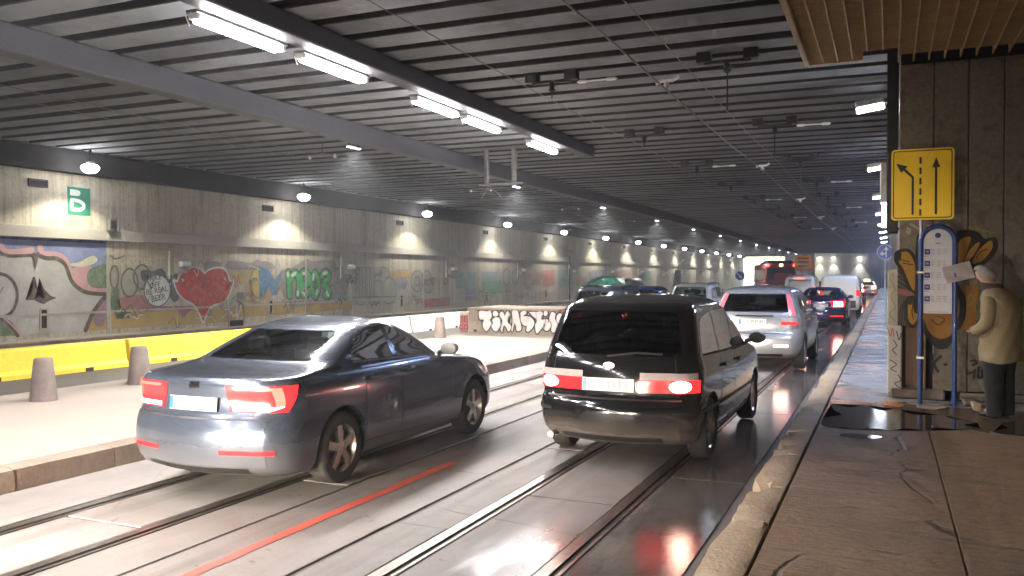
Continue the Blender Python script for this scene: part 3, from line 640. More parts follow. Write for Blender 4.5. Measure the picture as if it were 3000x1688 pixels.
('graffiti_letter_fill','greygreen',2,'p',0,0,[(38.09,1.36),(38.06,1.25),(37.99,1.15),(37.88,1.08),(37.74,1.04),(37.6,1.04),(37.47,1.08),(37.36,1.16),(37.29,1.26),(37.26,1.37),(37.29,1.48),(37.36,1.58),(37.47,1.66),(37.6,1.69),(37.74,1.69),(37.88,1.65),(37.99,1.58),(38.06,1.48)]),
('graffiti_outline','greydark',3,'s',0.045,1,[(38.09,1.36),(38.06,1.25),(37.99,1.15),(37.88,1.08),(37.74,1.04),(37.6,1.04),(37.47,1.08),(37.36,1.16),(37.29,1.26),(37.26,1.37),(37.29,1.48),(37.36,1.58),(37.47,1.66),(37.6,1.69),(37.74,1.69),(37.88,1.65),(37.99,1.58),(38.06,1.48),(38.09,1.36)]),
('graffiti_letter_fill','greygreen',2,'p',0,0,[(39.71,1.62),(39.7,1.57),(39.67,1.52),(39.62,1.48),(39.56,1.46),(39.5,1.46),(39.44,1.48),(39.4,1.52),(39.37,1.57),(39.36,1.63),(39.37,1.68),(39.4,1.73),(39.45,1.77),(39.5,1.79),(39.56,1.79),(39.62,1.77),(39.67,1.73),(39.7,1.68)]),
('graffiti_outline','greydark',3,'s',0.045,1,[(39.71,1.62),(39.7,1.57),(39.67,1.52),(39.62,1.48),(39.56,1.46),(39.5,1.46),(39.44,1.48),(39.4,1.52),(39.37,1.57),(39.36,1.63),(39.37,1.68),(39.4,1.73),(39.45,1.77),(39.5,1.79),(39.56,1.79),(39.62,1.77),(39.67,1.73),(39.7,1.68),(39.71,1.62)]),
('graffiti_outline','greydark',4,'s',0.04,1,[(36.82,1.64),(36.8,1.56),(36.76,1.49),(36.69,1.44),(36.61,1.41),(36.52,1.41),(36.43,1.44),(36.36,1.49),(36.32,1.56),(36.3,1.64),(36.32,1.72),(36.36,1.79),(36.43,1.84),(36.52,1.87),(36.61,1.87),(36.69,1.84),(36.76,1.79),(36.81,1.72),(36.82,1.64)]),
('graffiti_patch','redpale',1,'p',0,0,[(36.87,0.72),(40.0,0.79),(40.0,0.33),(37.19,0.3)]),
('graffiti_patch','slate2',1,'p',0,0,[(36.05,0.97),(36.98,0.85),(36.98,0.59),(36.56,0.49)]),
('graffiti_patch','orange',1,'p',0,0,[(34.21,2.15),(35.95,2.16),(35.95,1.84),(34.21,1.84)]),
('graffiti_patch','bluegrey',1,'p',0,0,[(34.68,1.8),(35.55,1.8),(35.55,1.24),(34.68,1.25)]),
('graffiti_patch','tealpale',1,'p',0,0,[(40.49,2.07),(43.19,2.14),(43.19,1.31),(40.73,1.22)]),
('graffiti_patch','bluegrey',1,'p',0,0,[(43.91,2.15),(46.09,2.16),(46.28,1.53),(43.91,1.47)]),
('graffiti_patch','greenpale',2,'p',0,0,[(43.91,1.55),(46.66,1.69),(46.76,0.81),(43.91,0.75)]),
('graffiti_letter_fill','greygreen',2,'p',0,0,[(47.94,1.85),(47.9,1.68),(47.8,1.53),(47.64,1.42),(47.44,1.37),(47.24,1.37),(47.05,1.43),(46.89,1.54),(46.79,1.68),(46.76,1.85),(46.79,2.01),(46.89,2.15),(47.05,2.26),(47.24,2.32),(47.44,2.32),(47.64,2.27),(47.8,2.16),(47.9,2.01)]),
('graffiti_outline','greydark',3,'s',0.05,1,[(47.94,1.85),(47.9,1.68),(47.8,1.53),(47.64,1.42),(47.44,1.37),(47.24,1.37),(47.05,1.43),(46.89,1.54),(46.79,1.68),(46.76,1.85),(46.79,2.01),(46.89,2.15),(47.05,2.26),(47.24,2.32),(47.44,2.32),(47.64,2.27),(47.8,2.16),(47.9,2.01),(47.94,1.85)]),
('graffiti_letter_fill','greygreen',2,'p',0,0,[(49.19,1.84),(49.16,1.69),(49.07,1.55),(48.92,1.45),(48.75,1.4),(48.56,1.4),(48.39,1.45),(48.24,1.56),(48.15,1.69),(48.12,1.85),(48.15,2.0),(48.24,2.13),(48.39,2.24),(48.56,2.29),(48.75,2.29),(48.92,2.24),(49.07,2.14),(49.16,2.0)]),
('graffiti_outline','greydark',3,'s',0.05,1,[(49.19,1.84),(49.16,1.69),(49.07,1.55),(48.92,1.45),(48.75,1.4),(48.56,1.4),(48.39,1.45),(48.24,1.56),(48.15,1.69),(48.12,1.85),(48.15,2.0),(48.24,2.13),(48.39,2.24),(48.56,2.29),(48.75,2.29),(48.92,2.24),(49.07,2.14),(49.16,2.0),(49.19,1.84)]),
('graffiti_patch','rosepale',1,'p',0,0,[(49.92,2.01),(52.86,2.2),(52.86,1.31),(49.92,1.25)]),
('graffiti_patch','redpale',1,'p',0,0,[(53.1,2.29),(55.33,2.35),(55.59,1.29),(53.34,1.17)]),
('graffiti_patch','tealpale',1,'p',0,0,[(56.11,2.31),(59.13,2.37),(59.42,1.35),(56.37,1.05)]),
('graffiti_patch','orangepale',1,'p',0,0,[(59.71,1.84),(61.98,1.84),(61.98,1.33),(60.01,1.33)]),
('graffiti_outline','slate',2,'s',0.06,1,[(63.91,1.26),(64.0,2.25),(64.4,2.34),(64.67,2.15),(64.57,1.26)]),
('graffiti_outline','slate',2,'s',0.06,1,[(64.78,1.26),(64.87,2.26),(65.28,2.34),(65.56,2.15),(65.46,1.25)]),
('graffiti_outline','slate',2,'s',0.06,1,[(65.66,1.25),(65.76,2.26),(66.18,2.35),(66.46,2.16),(66.36,1.24)]),
('graffiti_outline','slate',2,'s',0.06,1,[(66.57,1.24),(66.67,2.27),(67.1,2.36),(67.39,2.16),(67.29,1.23)]),
('graffiti_patch','bluepale',1,'p',0,0,[(63.58,2.35),(67.53,2.4),(67.72,1.23),(63.58,1.16)]),
('graffiti_patch','rosepale',1,'p',0,0,[(68.64,2.28),(74.67,2.43),(74.68,1.23),(69.02,1.16)]),
('graffiti_patch','tealpale',1,'p',0,0,[(78.28,2.45),(82.22,2.48),(82.23,1.56),(78.29,1.45)]),
]
PARAPET_LETTERS=[
[(-10.91,0.84),(-10.82,0.88),(-10.64,0.87),(-10.54,0.89),(-10.5,0.78),(-10.5,0.69),(-10.56,0.6),(-10.5,0.52),(-10.64,0.3),(-10.74,0.35),(-10.79,0.49),(-10.74,0.63),(-10.88,0.63)],
[(-10.29,0.8),(-10.3,0.76),(-10.34,0.73),(-10.38,0.72),(-10.42,0.73),(-10.45,0.76),(-10.46,0.8),(-10.45,0.84),(-10.42,0.87),(-10.38,0.88),(-10.34,0.87),(-10.3,0.84)],
[(-10.49,0.6),(-10.39,0.69),(-10.25,0.68),(-10.21,0.56),(-10.25,0.4),(-10.35,0.29),(-10.47,0.36),(-10.5,0.48),(-10.43,0.53)],
[(-10.25,0.77),(-10.17,0.87),(-10.1,0.79),(-10.08,0.74),(-10.0,0.88),(-9.91,0.81),(-9.92,0.7),(-10.0,0.61),(-9.89,0.46),(-9.91,0.34),(-9.98,0.3),(-10.04,0.44),(-10.12,0.44),(-10.16,0.28),(-10.22,0.36),(-10.17,0.49),(-10.16,0.61)],
[(-9.85,0.88),(-9.68,0.89),(-9.62,0.67),(-9.56,0.38),(-9.7,0.32),(-9.73,0.5),(-9.79,0.5),(-9.83,0.32),(-9.87,0.34),(-9.83,0.62)],
[(-9.58,0.85),(-9.47,0.9),(-9.39,0.87),(-9.41,0.8),(-9.51,0.75),(-9.3,0.73),(-9.17,0.61),(-9.19,0.46),(-9.32,0.32),(-9.41,0.33),(-9.39,0.45),(-9.51,0.5),(-9.58,0.62),(-9.58,0.76)],
[(-9.3,0.87),(-9.11,0.87),(-8.96,0.89),(-8.89,0.81),(-8.96,0.69),(-8.87,0.52),(-9.02,0.31),(-9.09,0.27),(-9.13,0.39),(-9.13,0.53),(-9.08,0.63),(-9.28,0.82)],
[(-8.76,0.84),(-8.76,0.8),(-8.79,0.77),(-8.82,0.76),(-8.85,0.77),(-8.87,0.8),(-8.87,0.84),(-8.87,0.88),(-8.85,0.9),(-8.82,0.92),(-8.79,0.91),(-8.76,0.88)],
[(-8.91,0.65),(-8.76,0.67),(-8.67,0.57),(-8.67,0.45),(-8.76,0.35),(-8.87,0.38),(-8.87,0.48),(-8.8,0.52),(-8.91,0.59)],
[(-8.69,0.76),(-8.63,0.88),(-8.52,0.83),(-8.54,0.7),(-8.47,0.56),(-8.47,0.44),(-8.58,0.3),(-8.65,0.38),(-8.61,0.52),(-8.7,0.66)],
[(-8.28,0.7),(-8.29,0.64),(-8.32,0.59),(-8.36,0.56),(-8.41,0.56),(-8.45,0.58),(-8.48,0.63),(-8.49,0.7),(-8.48,0.76),(-8.45,0.81),(-8.41,0.84),(-8.36,0.84),(-8.32,0.81),(-8.29,0.76)],
]
PIER_ART=[
('black',1,'p',0,1,[(0.34,1.71),(0.36,2.38),(0.43,2.46),(0.52,2.27),(0.53,1.27),(0.38,1.55)]),
('greyd',0,'p',0,0,[(0.13,2.02),(0.22,1.91),(0.31,1.73),(0.38,1.59),(0.29,1.27),(0.13,1.19)]),
('black',1,'s',0.018,1,[(0.13,1.96),(0.22,1.87),(0.29,1.73)]),
('black',1,'s',0.018,1,[(0.13,1.88),(0.22,1.81),(0.29,1.7)]),
('black',1,'s',0.018,1,[(0.13,1.81),(0.22,1.75),(0.29,1.68)]),
('black',1,'s',0.018,1,[(0.13,1.74),(0.22,1.69),(0.29,1.65)]),
('black',1,'s',0.016,1,[(0.15,1.19),(0.17,1.43),(0.27,1.61)]),
('black',1,'s',0.016,1,[(0.18,1.2),(0.2,1.43),(0.27,1.61)]),
('black',1,'s',0.016,1,[(0.21,1.2),(0.23,1.43),(0.27,1.61)]),
('black',1,'s',0.016,1,[(0.24,1.2),(0.26,1.43),(0.27,1.61)]),
('black',2,'s',0.09,1,[(0.13,2.19),(0.2,2.22),(0.27,2.2),(0.34,2.06),(0.35,1.87),(0.34,1.69),(0.29,1.75),(0.2,1.98),(0.13,2.1),(0.13,2.19)]),
('ochre',3,'p',0,1,[(0.13,2.19),(0.2,2.22),(0.27,2.2),(0.34,2.06),(0.35,1.87),(0.34,1.69),(0.29,1.75),(0.2,1.98),(0.13,2.1)]),
('black',2,'s',0.09,1,[(0.38,1.41),(0.38,1.33),(0.36,1.26),(0.33,1.22),(0.31,1.22),(0.28,1.26),(0.26,1.32),(0.26,1.41),(0.26,1.5),(0.28,1.56),(0.3,1.6),(0.33,1.6),(0.36,1.57),(0.37,1.5),(0.38,1.41)]),
('ochre',3,'p',0,1,[(0.38,1.41),(0.38,1.33),(0.36,1.26),(0.33,1.22),(0.31,1.22),(0.28,1.26),(0.26,1.32),(0.26,1.41),(0.26,1.5),(0.28,1.56),(0.3,1.6),(0.33,1.6),(0.36,1.57),(0.37,1.5)]),
('black',2,'s',0.09,1,[(0.88,2.35),(1.02,2.41),(0.98,2.23),(0.91,2.03),(0.86,2.05),(0.88,2.35)]),
('ochre',3,'p',0,1,[(0.88,2.35),(1.02,2.41),(0.98,2.23),(0.91,2.03),(0.86,2.05)]),
('black',2,'s',0.09,1,[(0.95,2.11),(1.02,2.25),(1.11,2.34),(1.12,2.29),(1.0,2.07),(0.96,2.05),(0.95,2.11)]),
('ochre',3,'p',0,1,[(0.95,2.11),(1.02,2.25),(1.11,2.34),(1.12,2.29),(1.0,2.07),(0.96,2.05)]),
('black',2,'s',0.09,1,[(1.05,2.09),(1.12,2.23),(1.21,2.33),(1.27,2.35),(1.27,2.24),(1.16,2.09),(1.06,2.05),(1.05,2.09)]),
('ochre',3,'p',0,1,[(1.05,2.09),(1.12,2.23),(1.21,2.33),(1.27,2.35),(1.27,2.24),(1.16,2.09),(1.06,2.05)]),
('black',2,'p',0,1,[(0.84,2.45),(0.95,2.5),(1.09,2.48),(1.19,2.38),(1.31,2.4),(1.34,2.26),(1.26,2.11),(1.09,1.98),(0.95,1.98),(0.86,2.01)]),
('ochred',3,'p',0,1,[(0.47,1.37),(0.79,1.39),(0.81,1.2),(0.79,1.08),(0.66,1.03),(0.55,1.09),(0.48,1.23)]),
('black',2,'s',0.12,1,[(0.46,1.27),(0.54,1.07),(0.66,0.98),(0.8,1.04)]),
('ochred',3,'p',0,1,[(0.86,1.68),(0.99,1.76),(1.12,1.74),(1.09,1.48),(1.08,1.21),(0.92,1.17),(0.85,1.28)]),
('black',4,'s',0.08,1,[(0.86,1.72),(0.93,1.56),(0.92,1.32),(0.86,1.19)]),
('orange',4,'p',0,1,[(0.64,1.38),(0.79,1.39),(0.8,1.28),(0.69,1.3)]),
('pinkd',3,'p',0,1,[(0.14,1.71),(0.25,1.69),(0.34,1.63),(0.24,1.61),(0.13,1.65)]),
('black',2,'p',0,1,[(0.55,1.01),(0.8,1.02),(0.74,0.9),(0.62,0.9)]),
('black',2,'s',0.035,1,[(0.56,0.81),(0.57,0.69),(0.56,0.57)]),
('black',2,'s',0.035,1,[(0.67,0.79),(0.59,0.69),(0.64,0.58)]),
('black',2,'s',0.035,1,[(0.72,0.68),(0.74,0.68)]),
('black',2,'s',0.035,1,[(1.04,0.74),(1.08,0.75),(1.1,0.72),(1.06,0.69)]),
('black',2,'s',0.035,1,[(0.99,0.57),(1.06,0.59)]),
('black',2,'s',0.035,1,[(1.08,0.62),(1.07,0.52)]),
('black',2,'s',0.035,1,[(1.13,0.66),(1.12,0.53),(1.17,0.54),(1.17,0.62)]),
('whited',2,'s',0.03,1,[(0.25,2.54),(0.28,2.52),(0.27,2.47),(0.24,2.5)]),
('whited',2,'s',0.03,1,[(0.29,2.6),(0.39,2.53)]),
('whited',2,'s',0.03,1,[(0.5,2.58),(0.53,2.55)]),
('whited',2,'s',0.03,1,[(0.73,2.59),(0.76,2.56)]),
('lime',4,'s',0.015,1,[(0.98,2.54),(1.15,2.5),(1.31,2.45)]),
('lime',4,'s',0.015,1,[(1.07,2.56),(1.19,2.46)]),
('lime',4,'s',0.015,1,[(0.99,1.56),(1.02,1.64),(1.07,1.56),(1.0,1.48)]),
('brownd',5,'s',0.014,1,[(0.18,2.11),(0.27,2.08)]),
('brownd',5,'s',0.014,1,[(0.2,2.06),(0.32,2.04)]),
('brownd',5,'s',0.014,1,[(1.09,2.13),(1.14,2.21),(1.22,2.24)]),
('brownd',5,'s',0.014,1,[(0.31,1.55),(0.32,1.47),(0.31,1.39),(0.33,1.29)]),
('brownd',5,'s',0.014,1,[(0.55,1.29),(0.64,1.22),(0.71,1.3),(0.62,1.34)]),
]

# ------------------------------------------------------------------ graffiti on the painted wall
GC = {'lilac': (.20, .24, .42), 'navy': (.03, .05, .16), 'pink': (.58, .33, .34), 'moss': (.13, .19, .11), 'ochre': (.47, .33, .10), 'ochre2': (.48, .37, .20),
      'mauve': (.33, .20, .24), 'cream': (.58, .56, .38), 'silver': (.50, .49, .46), 'silver2': (.54, .53, .50), 'brown': (.11, .085, .07), 'brown2': (.17, .13, .10),
      'rose': (.42, .19, .18), 'magenta': (.34, .14, .20), 'greygreen': (.36, .37, .31), 'slate': (.10, .11, .13), 'slate2': (.25, .24, .22), 'white': (.66, .67, .65),
      'red': (.52, .055, .045), 'redor': (.45, .16, .10), 'lilacgrey': (.27, .24, .25), 'yellow': (.56, .44, .10), 'blue': (.10, .23, .38), 'black': (.03, .035, .03),
      'green': (.04, .40, .10), 'greydark': (.15, .145, .13), 'rosepale': (.44, .30, .25), 'redpale': (.48, .18, .16), 'orange': (.52, .34, .13), 'orangepale': (.48, .32, .20),
      'bluegrey': (.25, .31, .36), 'tealpale': (.27, .38, .34), 'greenpale': (.17, .33, .19), 'bluepale': (.30, .32, .38)}
GM = {k: faded(k, c, wear=.72 if k in ('moss', 'rosepale', 'tealpale', 'bluepale', 'greygreen', 'slate2', 'ochre2', 'lilacgrey', 'orangepale', 'redpale', 'bluegrey', 'greenpale') else .5) for k, c in GC.items()}
for i, (n, c, l, t, w, sm, pts) in enumerate(GRAFFITI):
    put = lambda a, b, q, l=l, i=i: (WX+.004+.0012*l+.00006*i+q, a, b)
    mb = MB()
    if t == 'p': flat_poly(mb, smooth_line(pts, True, 4) if sm else pts, put)
    else: ribbon(mb, smooth_line(pts, False, 5), w, put)
    mb.build(n, GM[c], wall_l, flip=False)
RW = (PI/2, 0, PI/2)
# small scribbled tags, runs of paint and buffed-out patches between the big pieces
tr = random.Random(21); tk = ['greydark', 'slate', 'brown2', 'lilacgrey', 'redor', 'cream', 'bluegrey', 'rosepale', 'moss', 'white', 'black']
for i in range(150):
    y = tr.uniform(14, 70) if i < 110 else tr.uniform(17.5, 33); z = tr.choice([tr.uniform(.3, .9), tr.uniform(.9, 1.7), tr.uniform(1.7, 2.5)])
    if 15 < y < 18.3 and z < 2.2: continue
    k = 0; pts = [(y, z)]; h = tr.uniform(.08, .3)
    if i % 4 == 3:
        pts = [(y, z), (y+tr.uniform(-.01, .01), z-.15), (y+tr.uniform(-.01, .01), z-tr.uniform(.25, .6))]; w = tr.uniform(.012, .03)
    else:
        for q in range(tr.randint(4, 9)): pts.append((pts[-1][0]+tr.uniform(.03, .14)*(1+h), z+tr.uniform(-h, h)))
        w = tr.uniform(.015, .045)
    mb = MB(); ribbon(mb, smooth_line(pts, False, 4), w, lambda a, b, q, i=i: (WX+.0038+.0136+.00005*i+q*.3 if tr else 0, a, b)); mb.build('graffiti_tag', GM[tr.choice(tk)], wall_l, flip=False)
for i in range(26):
    y, z = tr.uniform(18.6, 75), tr.uniform(.4, 2.0); w, h = tr.uniform(.5, 1.8), tr.uniform(.3, .9)
    pts = [(y+tr.uniform(-.1, .1), z), (y+w*.5, z+tr.uniform(-.08, .08)), (y+w, z+tr.uniform(-.1, .1)), (y+w+tr.uniform(-.1, .1), z+h), (y+w*.6, z+h+tr.uniform(-.1, .1)), (y, z+h)]
    flat_poly(MB(), pts, lambda a, b, q, i=i: (WX+.0017+.00006*i, a, b)).build('buffed_patch', GM[tr.choice(['slate2', 'ochre2', 'lilacgrey', 'greygreen', 'rosepale', 'bluegrey', 'orangepale'])], wall_l, flip=False)
for body, y, z, s in (('FAKE', 20.10, 1.83, .27), ('OFF', 20.14, 1.60, .25), ('BE REAL', 20.22, 1.43, .25), ('BEER', 20.27, 1.19, .27)):
    o = text_obj('graffiti_lettering', body, s, GM['black'], wall_l, (WX+.0145, y, z), (PI/2, math.radians(-8), PI/2))
o = text_obj('graffiti_tag', 'BOKSOBS', .34, GM['cream'], wall_l, (WX+.0095, 19.3, 2.32), RW, ext=.0002)
# green section sign
gs = tag(MB().cbox(WX+.001, WX+.02, 17.02, 17.77, 3.64, 4.42, .004).build('section_sign', 'green_sign'), 'square green sign with a white letter high on the wall', 'sign')
mb = MB(); flat_poly(mb, [(17.09, 4.18), (17.09, 4.35), (17.33, 4.345), (17.42, 4.31), (17.43, 4.24), (17.38, 4.18), (17.3, 4.17)], lambda a, b, l: (WX+.024, a, b))
mb.build('sign_letter', 'sign_white', gs, flip=False)
mb = MB(); ribbon(mb, smooth_line([(17.14, 4.05), (17.35, 4.04), (17.5, 3.98), (17.54, 3.91), (17.5, 3.83), (17.36, 3.78), (17.14, 3.79)], False, 6), .1, lambda a, b, l: (WX+.024+l, a, b))
ribbon(mb, [(17.14, 4.05), (17.14, 3.79)], .1, lambda a, b, l: (WX+.0252+l, a, b)); mb.build('sign_letter', 'sign_white', gs, flip=False)
jb = tag(MB().cbox(WX+.131, WX+.27, 18.2, 18.48, 3.22, 3.58, .02).build('junction_box', 'steel'), 'small grey junction box on the ledge below the green sign', 'junction box')
MB().cbox(WX+.265, WX+.285, 18.25, 18.44, 3.28, 3.53, .008).build('box_window', 'black_plastic', jb)
MB().tube([(WX+.2, 18.32, 3.57), (WX+.2, 18.32, 4.75)], .018, 8).build('conduit', 'steel', jb)
# short camera mast on the walkway
cm = thing('camera_mast', 'thin mast with a dark camera head against the painted wall', 'camera', (-20.8, 57.5, .17))
MB().tube([(0, 0, 0), (0, 0, 3.35)], .05, 8).build('pole', 'dark_metal', cm)
MB().cbox(-.12, .12, -.2, .2, 3.3, 3.6, .03).build('camera_head', 'black_plastic', cm)
pm = thing('grey_mast', 'broad grey steel mast standing far along the painted wall', 'mast', (-20.8, 92, .17))
MB().cbox(-.28, .28, -.3, .3, 0, 2.4, .03).build('post', 'dark_metal', pm)
MB().tube([(0, 0, 2.3), (0, .3, 2.9), (.5, .8, 3.5)], .08, 8).build('arm', 'dark_metal', pm)
# bicycle hoop on the walkway
hp = thing('hoop_stand', 'rounded grey metal hoop on the walkway by the heart', 'hoop', (-20.55, 23.1, .17))
MB().tube([(0, -.36, 0)] + [(0, -.36*math.cos(a), .55+.36*math.sin(a)) for a in np.linspace(0, PI, 11)] + [(0, .36, 0)], .035, 8).build('hoop', 'steel', hp, True)
MB().cbox(-.02, .02, -.31, .31, .0, .2, .006).build('plate', 'dark_metal', hp)

# ------------------------------------------------------------------ lamps
LC = (1.0, .985, .93); BC = (.74, .84, 1.0)
def flood_head(root, mat_lens, side):
    MB().cbox(-.06, .06, -.1, .1, .126, .19, .02).build('housing', 'steel', root)
    MB().lathe([(.04, .101), (.12, .102), (.12, .112), (.06, .125)], 20, 'z').build('reflector', 'white_paint', root, True)
    MB().lathe([(.02, -.14), (.11, -.125), (.19, -.07), (.235, .0), (.22, .06), (.16, .10)], 20, 'z').build('lens', mat_lens, root, True)  # lens drawn oversize, its spread standing for lamp glare
    MB().box(-.02, .02, -.03, .03, .19, .538).build('bracket', 'dark_metal', root)
names = ['first', 'second', 'third', 'fourth', 'fifth', 'sixth', 'seventh', 'eighth', 'ninth', 'tenth', 'eleventh', 'twelfth', 'thirteenth', 'fourteenth']
for k in range(13):
    t = thing('wall_floodlight', names[k]+' bright floodlight from the green sign along the painted wall', 'floodlight', (-20.15, 16.9+9.42*k, 4.86), 0, 'floodlights along the painted wall')
    flood_head(t, 'lamp_white', 1)
    lamp('SPOT', 'flood_light', t, (0, 0, -.16), 58*R.uniform(.75, 1.25), (1.0, R.uniform(.94, .98), R.uniform(.76, .86)), (0, math.radians(-4), 0), spot_size=math.radians(130), spot_blend=.3, shadow_soft_size=.09)
for k in range(13):
    t = thing('pendant_floodlight', names[k]+' small pendant lamp from the camera under the long beam', 'floodlight', (-11.5, 16.9+9.6*k, 4.93), 0, 'pendant lamps under the long beam')
    MB().cbox(-.06, .06, -.28, .28, .06, .1, .01).build('bar', 'steel', t)
    for q in (-.18, 0, .18): MB().lathe([(.075, -.03), (.075, .0), (.05, .06)], 12, 'z', (0, q, 0)).build('reflector', 'steel', t, True)
    for q in (-.18, 0, .18): MB().lathe([(.01, -.034), (.06, -.034), (.06, -.0305)], 12, 'z', (0, q, 0)).build('lens', 'lamp_blue', t)
    MB().tube([(.16, 0, .45), (.1, 0, .08)], .015, 6).build('arm', 'steel', t)
    lamp('SPOT', 'pendant_light', t, (0, 0, -.04), 560*R.uniform(.8, 1.2), (1, .965, .87), (0, 0, 0), spot_size=math.radians(128), spot_blend=.7, shadow_soft_size=.08)
for k in range(13):
    t = thing('side_wall_lamp', names[k]+' flat cool white lamp on the side wall counted from the pier', 'lamp', (-.30, 16.5+9.3*k, 4.9), 0, 'cool white lamps on the side wall')
    MB().cbox(-.24, .24, -.11, .11, .0, .13, .02).build('housing', 'steel', t, rot=(0, math.radians(-8), 0))
    MB().cbox(-.23, .23, -.10, .10, -.07, -.002, .015).build('lens', 'lamp_blue', t, rot=(0, math.radians(-8), 0))
    MB().box(.2, .46, -.03, .03, .05, .09).build('arm', 'dark_metal', t)
    lamp('SPOT', 'side_light', t, (-.03, 0, -.09), 135*R.uniform(.8, 1.2), (.46, .62, 1.0), (0, math.radians(22), 0), spot_size=math.radians(150), spot_blend=.6, shadow_soft_size=.12)
TY = [8.75, 10.8, 14.0, 15.95, 19.35]
allY = [-20.2, -16.4, -12.5, -8.2, -4.1, -1.2, 2.0, 5.2] + TY
tn = ['nearest', 'second', 'third', 'fourth', 'farthest']
for k, yy in enumerate(allY):
    vis = k - (len(allY)-5)
    lab = tn[vis]+' glowing tube lamp in view on the short grey beam' if vis >= 0 else 'tube lamp on the short grey beam behind the viewpoint'
    t = thing('tube_lamp', lab, 'lamp', (-7.70, yy, 5.02), 0, 'tube lamps on the short beam')
    ln = .74 if vis != 4 else .8
    MB().cbox(-.09, .09, -ln-.12, ln+.12, .04, .08, .01).build('batten', 'steel', t)
    for s in (-1, 1): MB().cbox(-.07, .07, s*(ln+.06)-.04, s*(ln+.06)+.04, -.03, .05, .01).build('end_cap', 'porcelain', t)
    for s in (-.045, .045): MB().tube([(s, -ln, -.02), (s, ln, -.02)], .04, 10).build('tube', 'tube', t, True)
    MB().tube([(.0, -ln-.1, .05), (.0, -ln-.2, -.03), (.02, -ln-.16, -.14)], .008, 5).build('loose_wire', 'porcelain', t)
    lamp('AREA', 'tube_light', t, (0, 0, -.075), 28, (1, .945, .92), (0, 0, 0), shape='RECTANGLE', size=.18, size_y=2*ln, spread=math.radians(170))
# lamps that wash the far end wall
for k, (xx, lb) in enumerate(((-9.6, 'beside the dividing pier'), (-7.6, 'over the first light cone'), (-3.9, 'over the second light cone'))):
    t = thing('end_wall_lamp', 'small white lamp on the far end wall '+lb, 'lamp', (xx, END-.6, 4.75), 0, 'lamps on the far end wall')
    MB().cbox(-.25, .25, -.14, .14, 0, .12, .02).build('housing', 'steel', t)
    MB().cbox(-.24, .24, -.13, .13, -.1, -.002, .015).build('lens', 'lamp_white', t)
    MB().box(-.03, .03, .1, .59, .05, .09).build('arm', 'dark_metal', t)
    lamp('SPOT', 'wash_light', t, (0, 0, -.12), 130, (.85, .92, 1), (math.radians(6), 0, 0), spot_size=math.radians(66), spot_blend=.6, shadow_soft_size=.1)

# ------------------------------------------------------------------ overhead wires, brackets, frame
def wire(label, x, z, y0=-8, y1=120, r=.007, xe=None):
    pts = []
    n = int((y1-y0)/4)
    for i in range(n+1):
        yy = y0+(y1-y0)*i/n
        pts.append((x if xe is None else x+(xe-x)*i/n, yy, z+.03*math.cos(2*PI*(yy-13.7)/6)))
    return tag(MB().tube(pts, r, 6).build('contact_wire', 'wire', None, True), label, 'wire')
wire('overhead wire above the tram track next to the island', -5.32, 4.93)
wire('pale overhead wire above the near tram track', -2.62, 4.28, r=.011)
wire('thin overhead wire nearest the side wall', -2.27, 4.43, r=.006)
wire('overhead trolley wire of the far carriageway, nearer the island', -13.1, 4.95)
wire('overhead trolley wire of the far carriageway, nearer the painted wall', -13.9, 4.95)
def bracket(x, y, w, label, rod, drop, grp):
    t = thing('wire_bracket', label, 'bracket', (x, y, CZ), 0, grp)
    mb = MB()
    for s in (-1, 1): mb.cbox(s*w-.11, s*w+.11, -.09, .09, -.17, -.012, .01)
    mb.cbox(-w, w, -.04, .04, -.2, -.15, .008); mb.build('clamp', 'dark_metal', t)
    MB().lathe([(.03, -.2), (.07, -.24), (.035, -.28), (.07, -.32), (.02, -.36)], 10, 'z').build('insulator', 'dark_metal', t, True)
    MB().tube([(0, 0, -.34), (0, 0, -drop)], .012, 6).build('dropper', 'dark_metal', t)
    if rod:
        MB().lathe([(.012, 0), (.03, .04), (.03, .14), (.016, .18), (.016, .5), (.03, .54), (.03, .66), (.012, .7)], 8, 'x', (w+.1, 0, -.22)).build('strain_insulator', 'porcelain', t, True)
ordn = names
for k in range(9):
    bracket(-5.3, 13.75+6.1*k, .36, ordn[k]+' dark wire bracket over the tram track by the island', k % 2 == 0, .46, 'brackets over the far tram track')
    bracket(-2.3, 13.55+6.1*k, .36, ordn[k]+' dark wire bracket over the tram track by the pavement', k % 2 == 1, .95, 'brackets over the near tram track')
for k in range(5):
    t = thing('wire_holder', ordn[k]+' white porcelain wire holder on the pale overhead wire', 'insulator', (-2.62, 10.9+9.2*k, 4.3), 0, 'porcelain holders on the pale wire')
    MB().tube([(-.14, 0, .07), (-.06, 0, .1), (.08, 0, .1), (.16, 0, .14)], .022, 8).build('arm', 'porcelain', t, True)
    MB().lathe([(.03, .0), (.045, .03), (.03, .08)], 8, 'z').build('bell', 'porcelain', t, True)
for k in range(4):
    t = thing('wire_holder', ordn[k]+' white wire holder over the far carriageway', 'insulator', (-13.5, 18.4+9.5*k, 4.97), 0, 'porcelain holders over the far carriageway')
    MB().tube([(-.5, 0, .02), (0, 0, .1), (.5, 0, .02)], .018, 6).build('arm', 'steel', t, True)
    for s in (-.4, .4): MB().lathe([(.03, -.02), (.05, .02), (.03, .07)], 8, 'z', (s, 0, 0)).build('bell', 'porcelain', t, True)
    MB().tube([(0, 0, .1), (0, 0, .44)], .012, 6).build('dropper', 'dark_metal', t)
fr = thing('hanging_frame', 'grey steel frame of two posts and a bar hung from the ceiling', 'frame', (-9.75, 21.4, CZ))
for s in (-.43, .40): MB().cbox(s-.06, s+.06, -.06, .06, -.95, -.012, .01).build('post', 'steel', fr)
MB().cbox(-.66, .64, -.04, .04, -1.0, -.951, .008).build('bar', 'steel', fr)
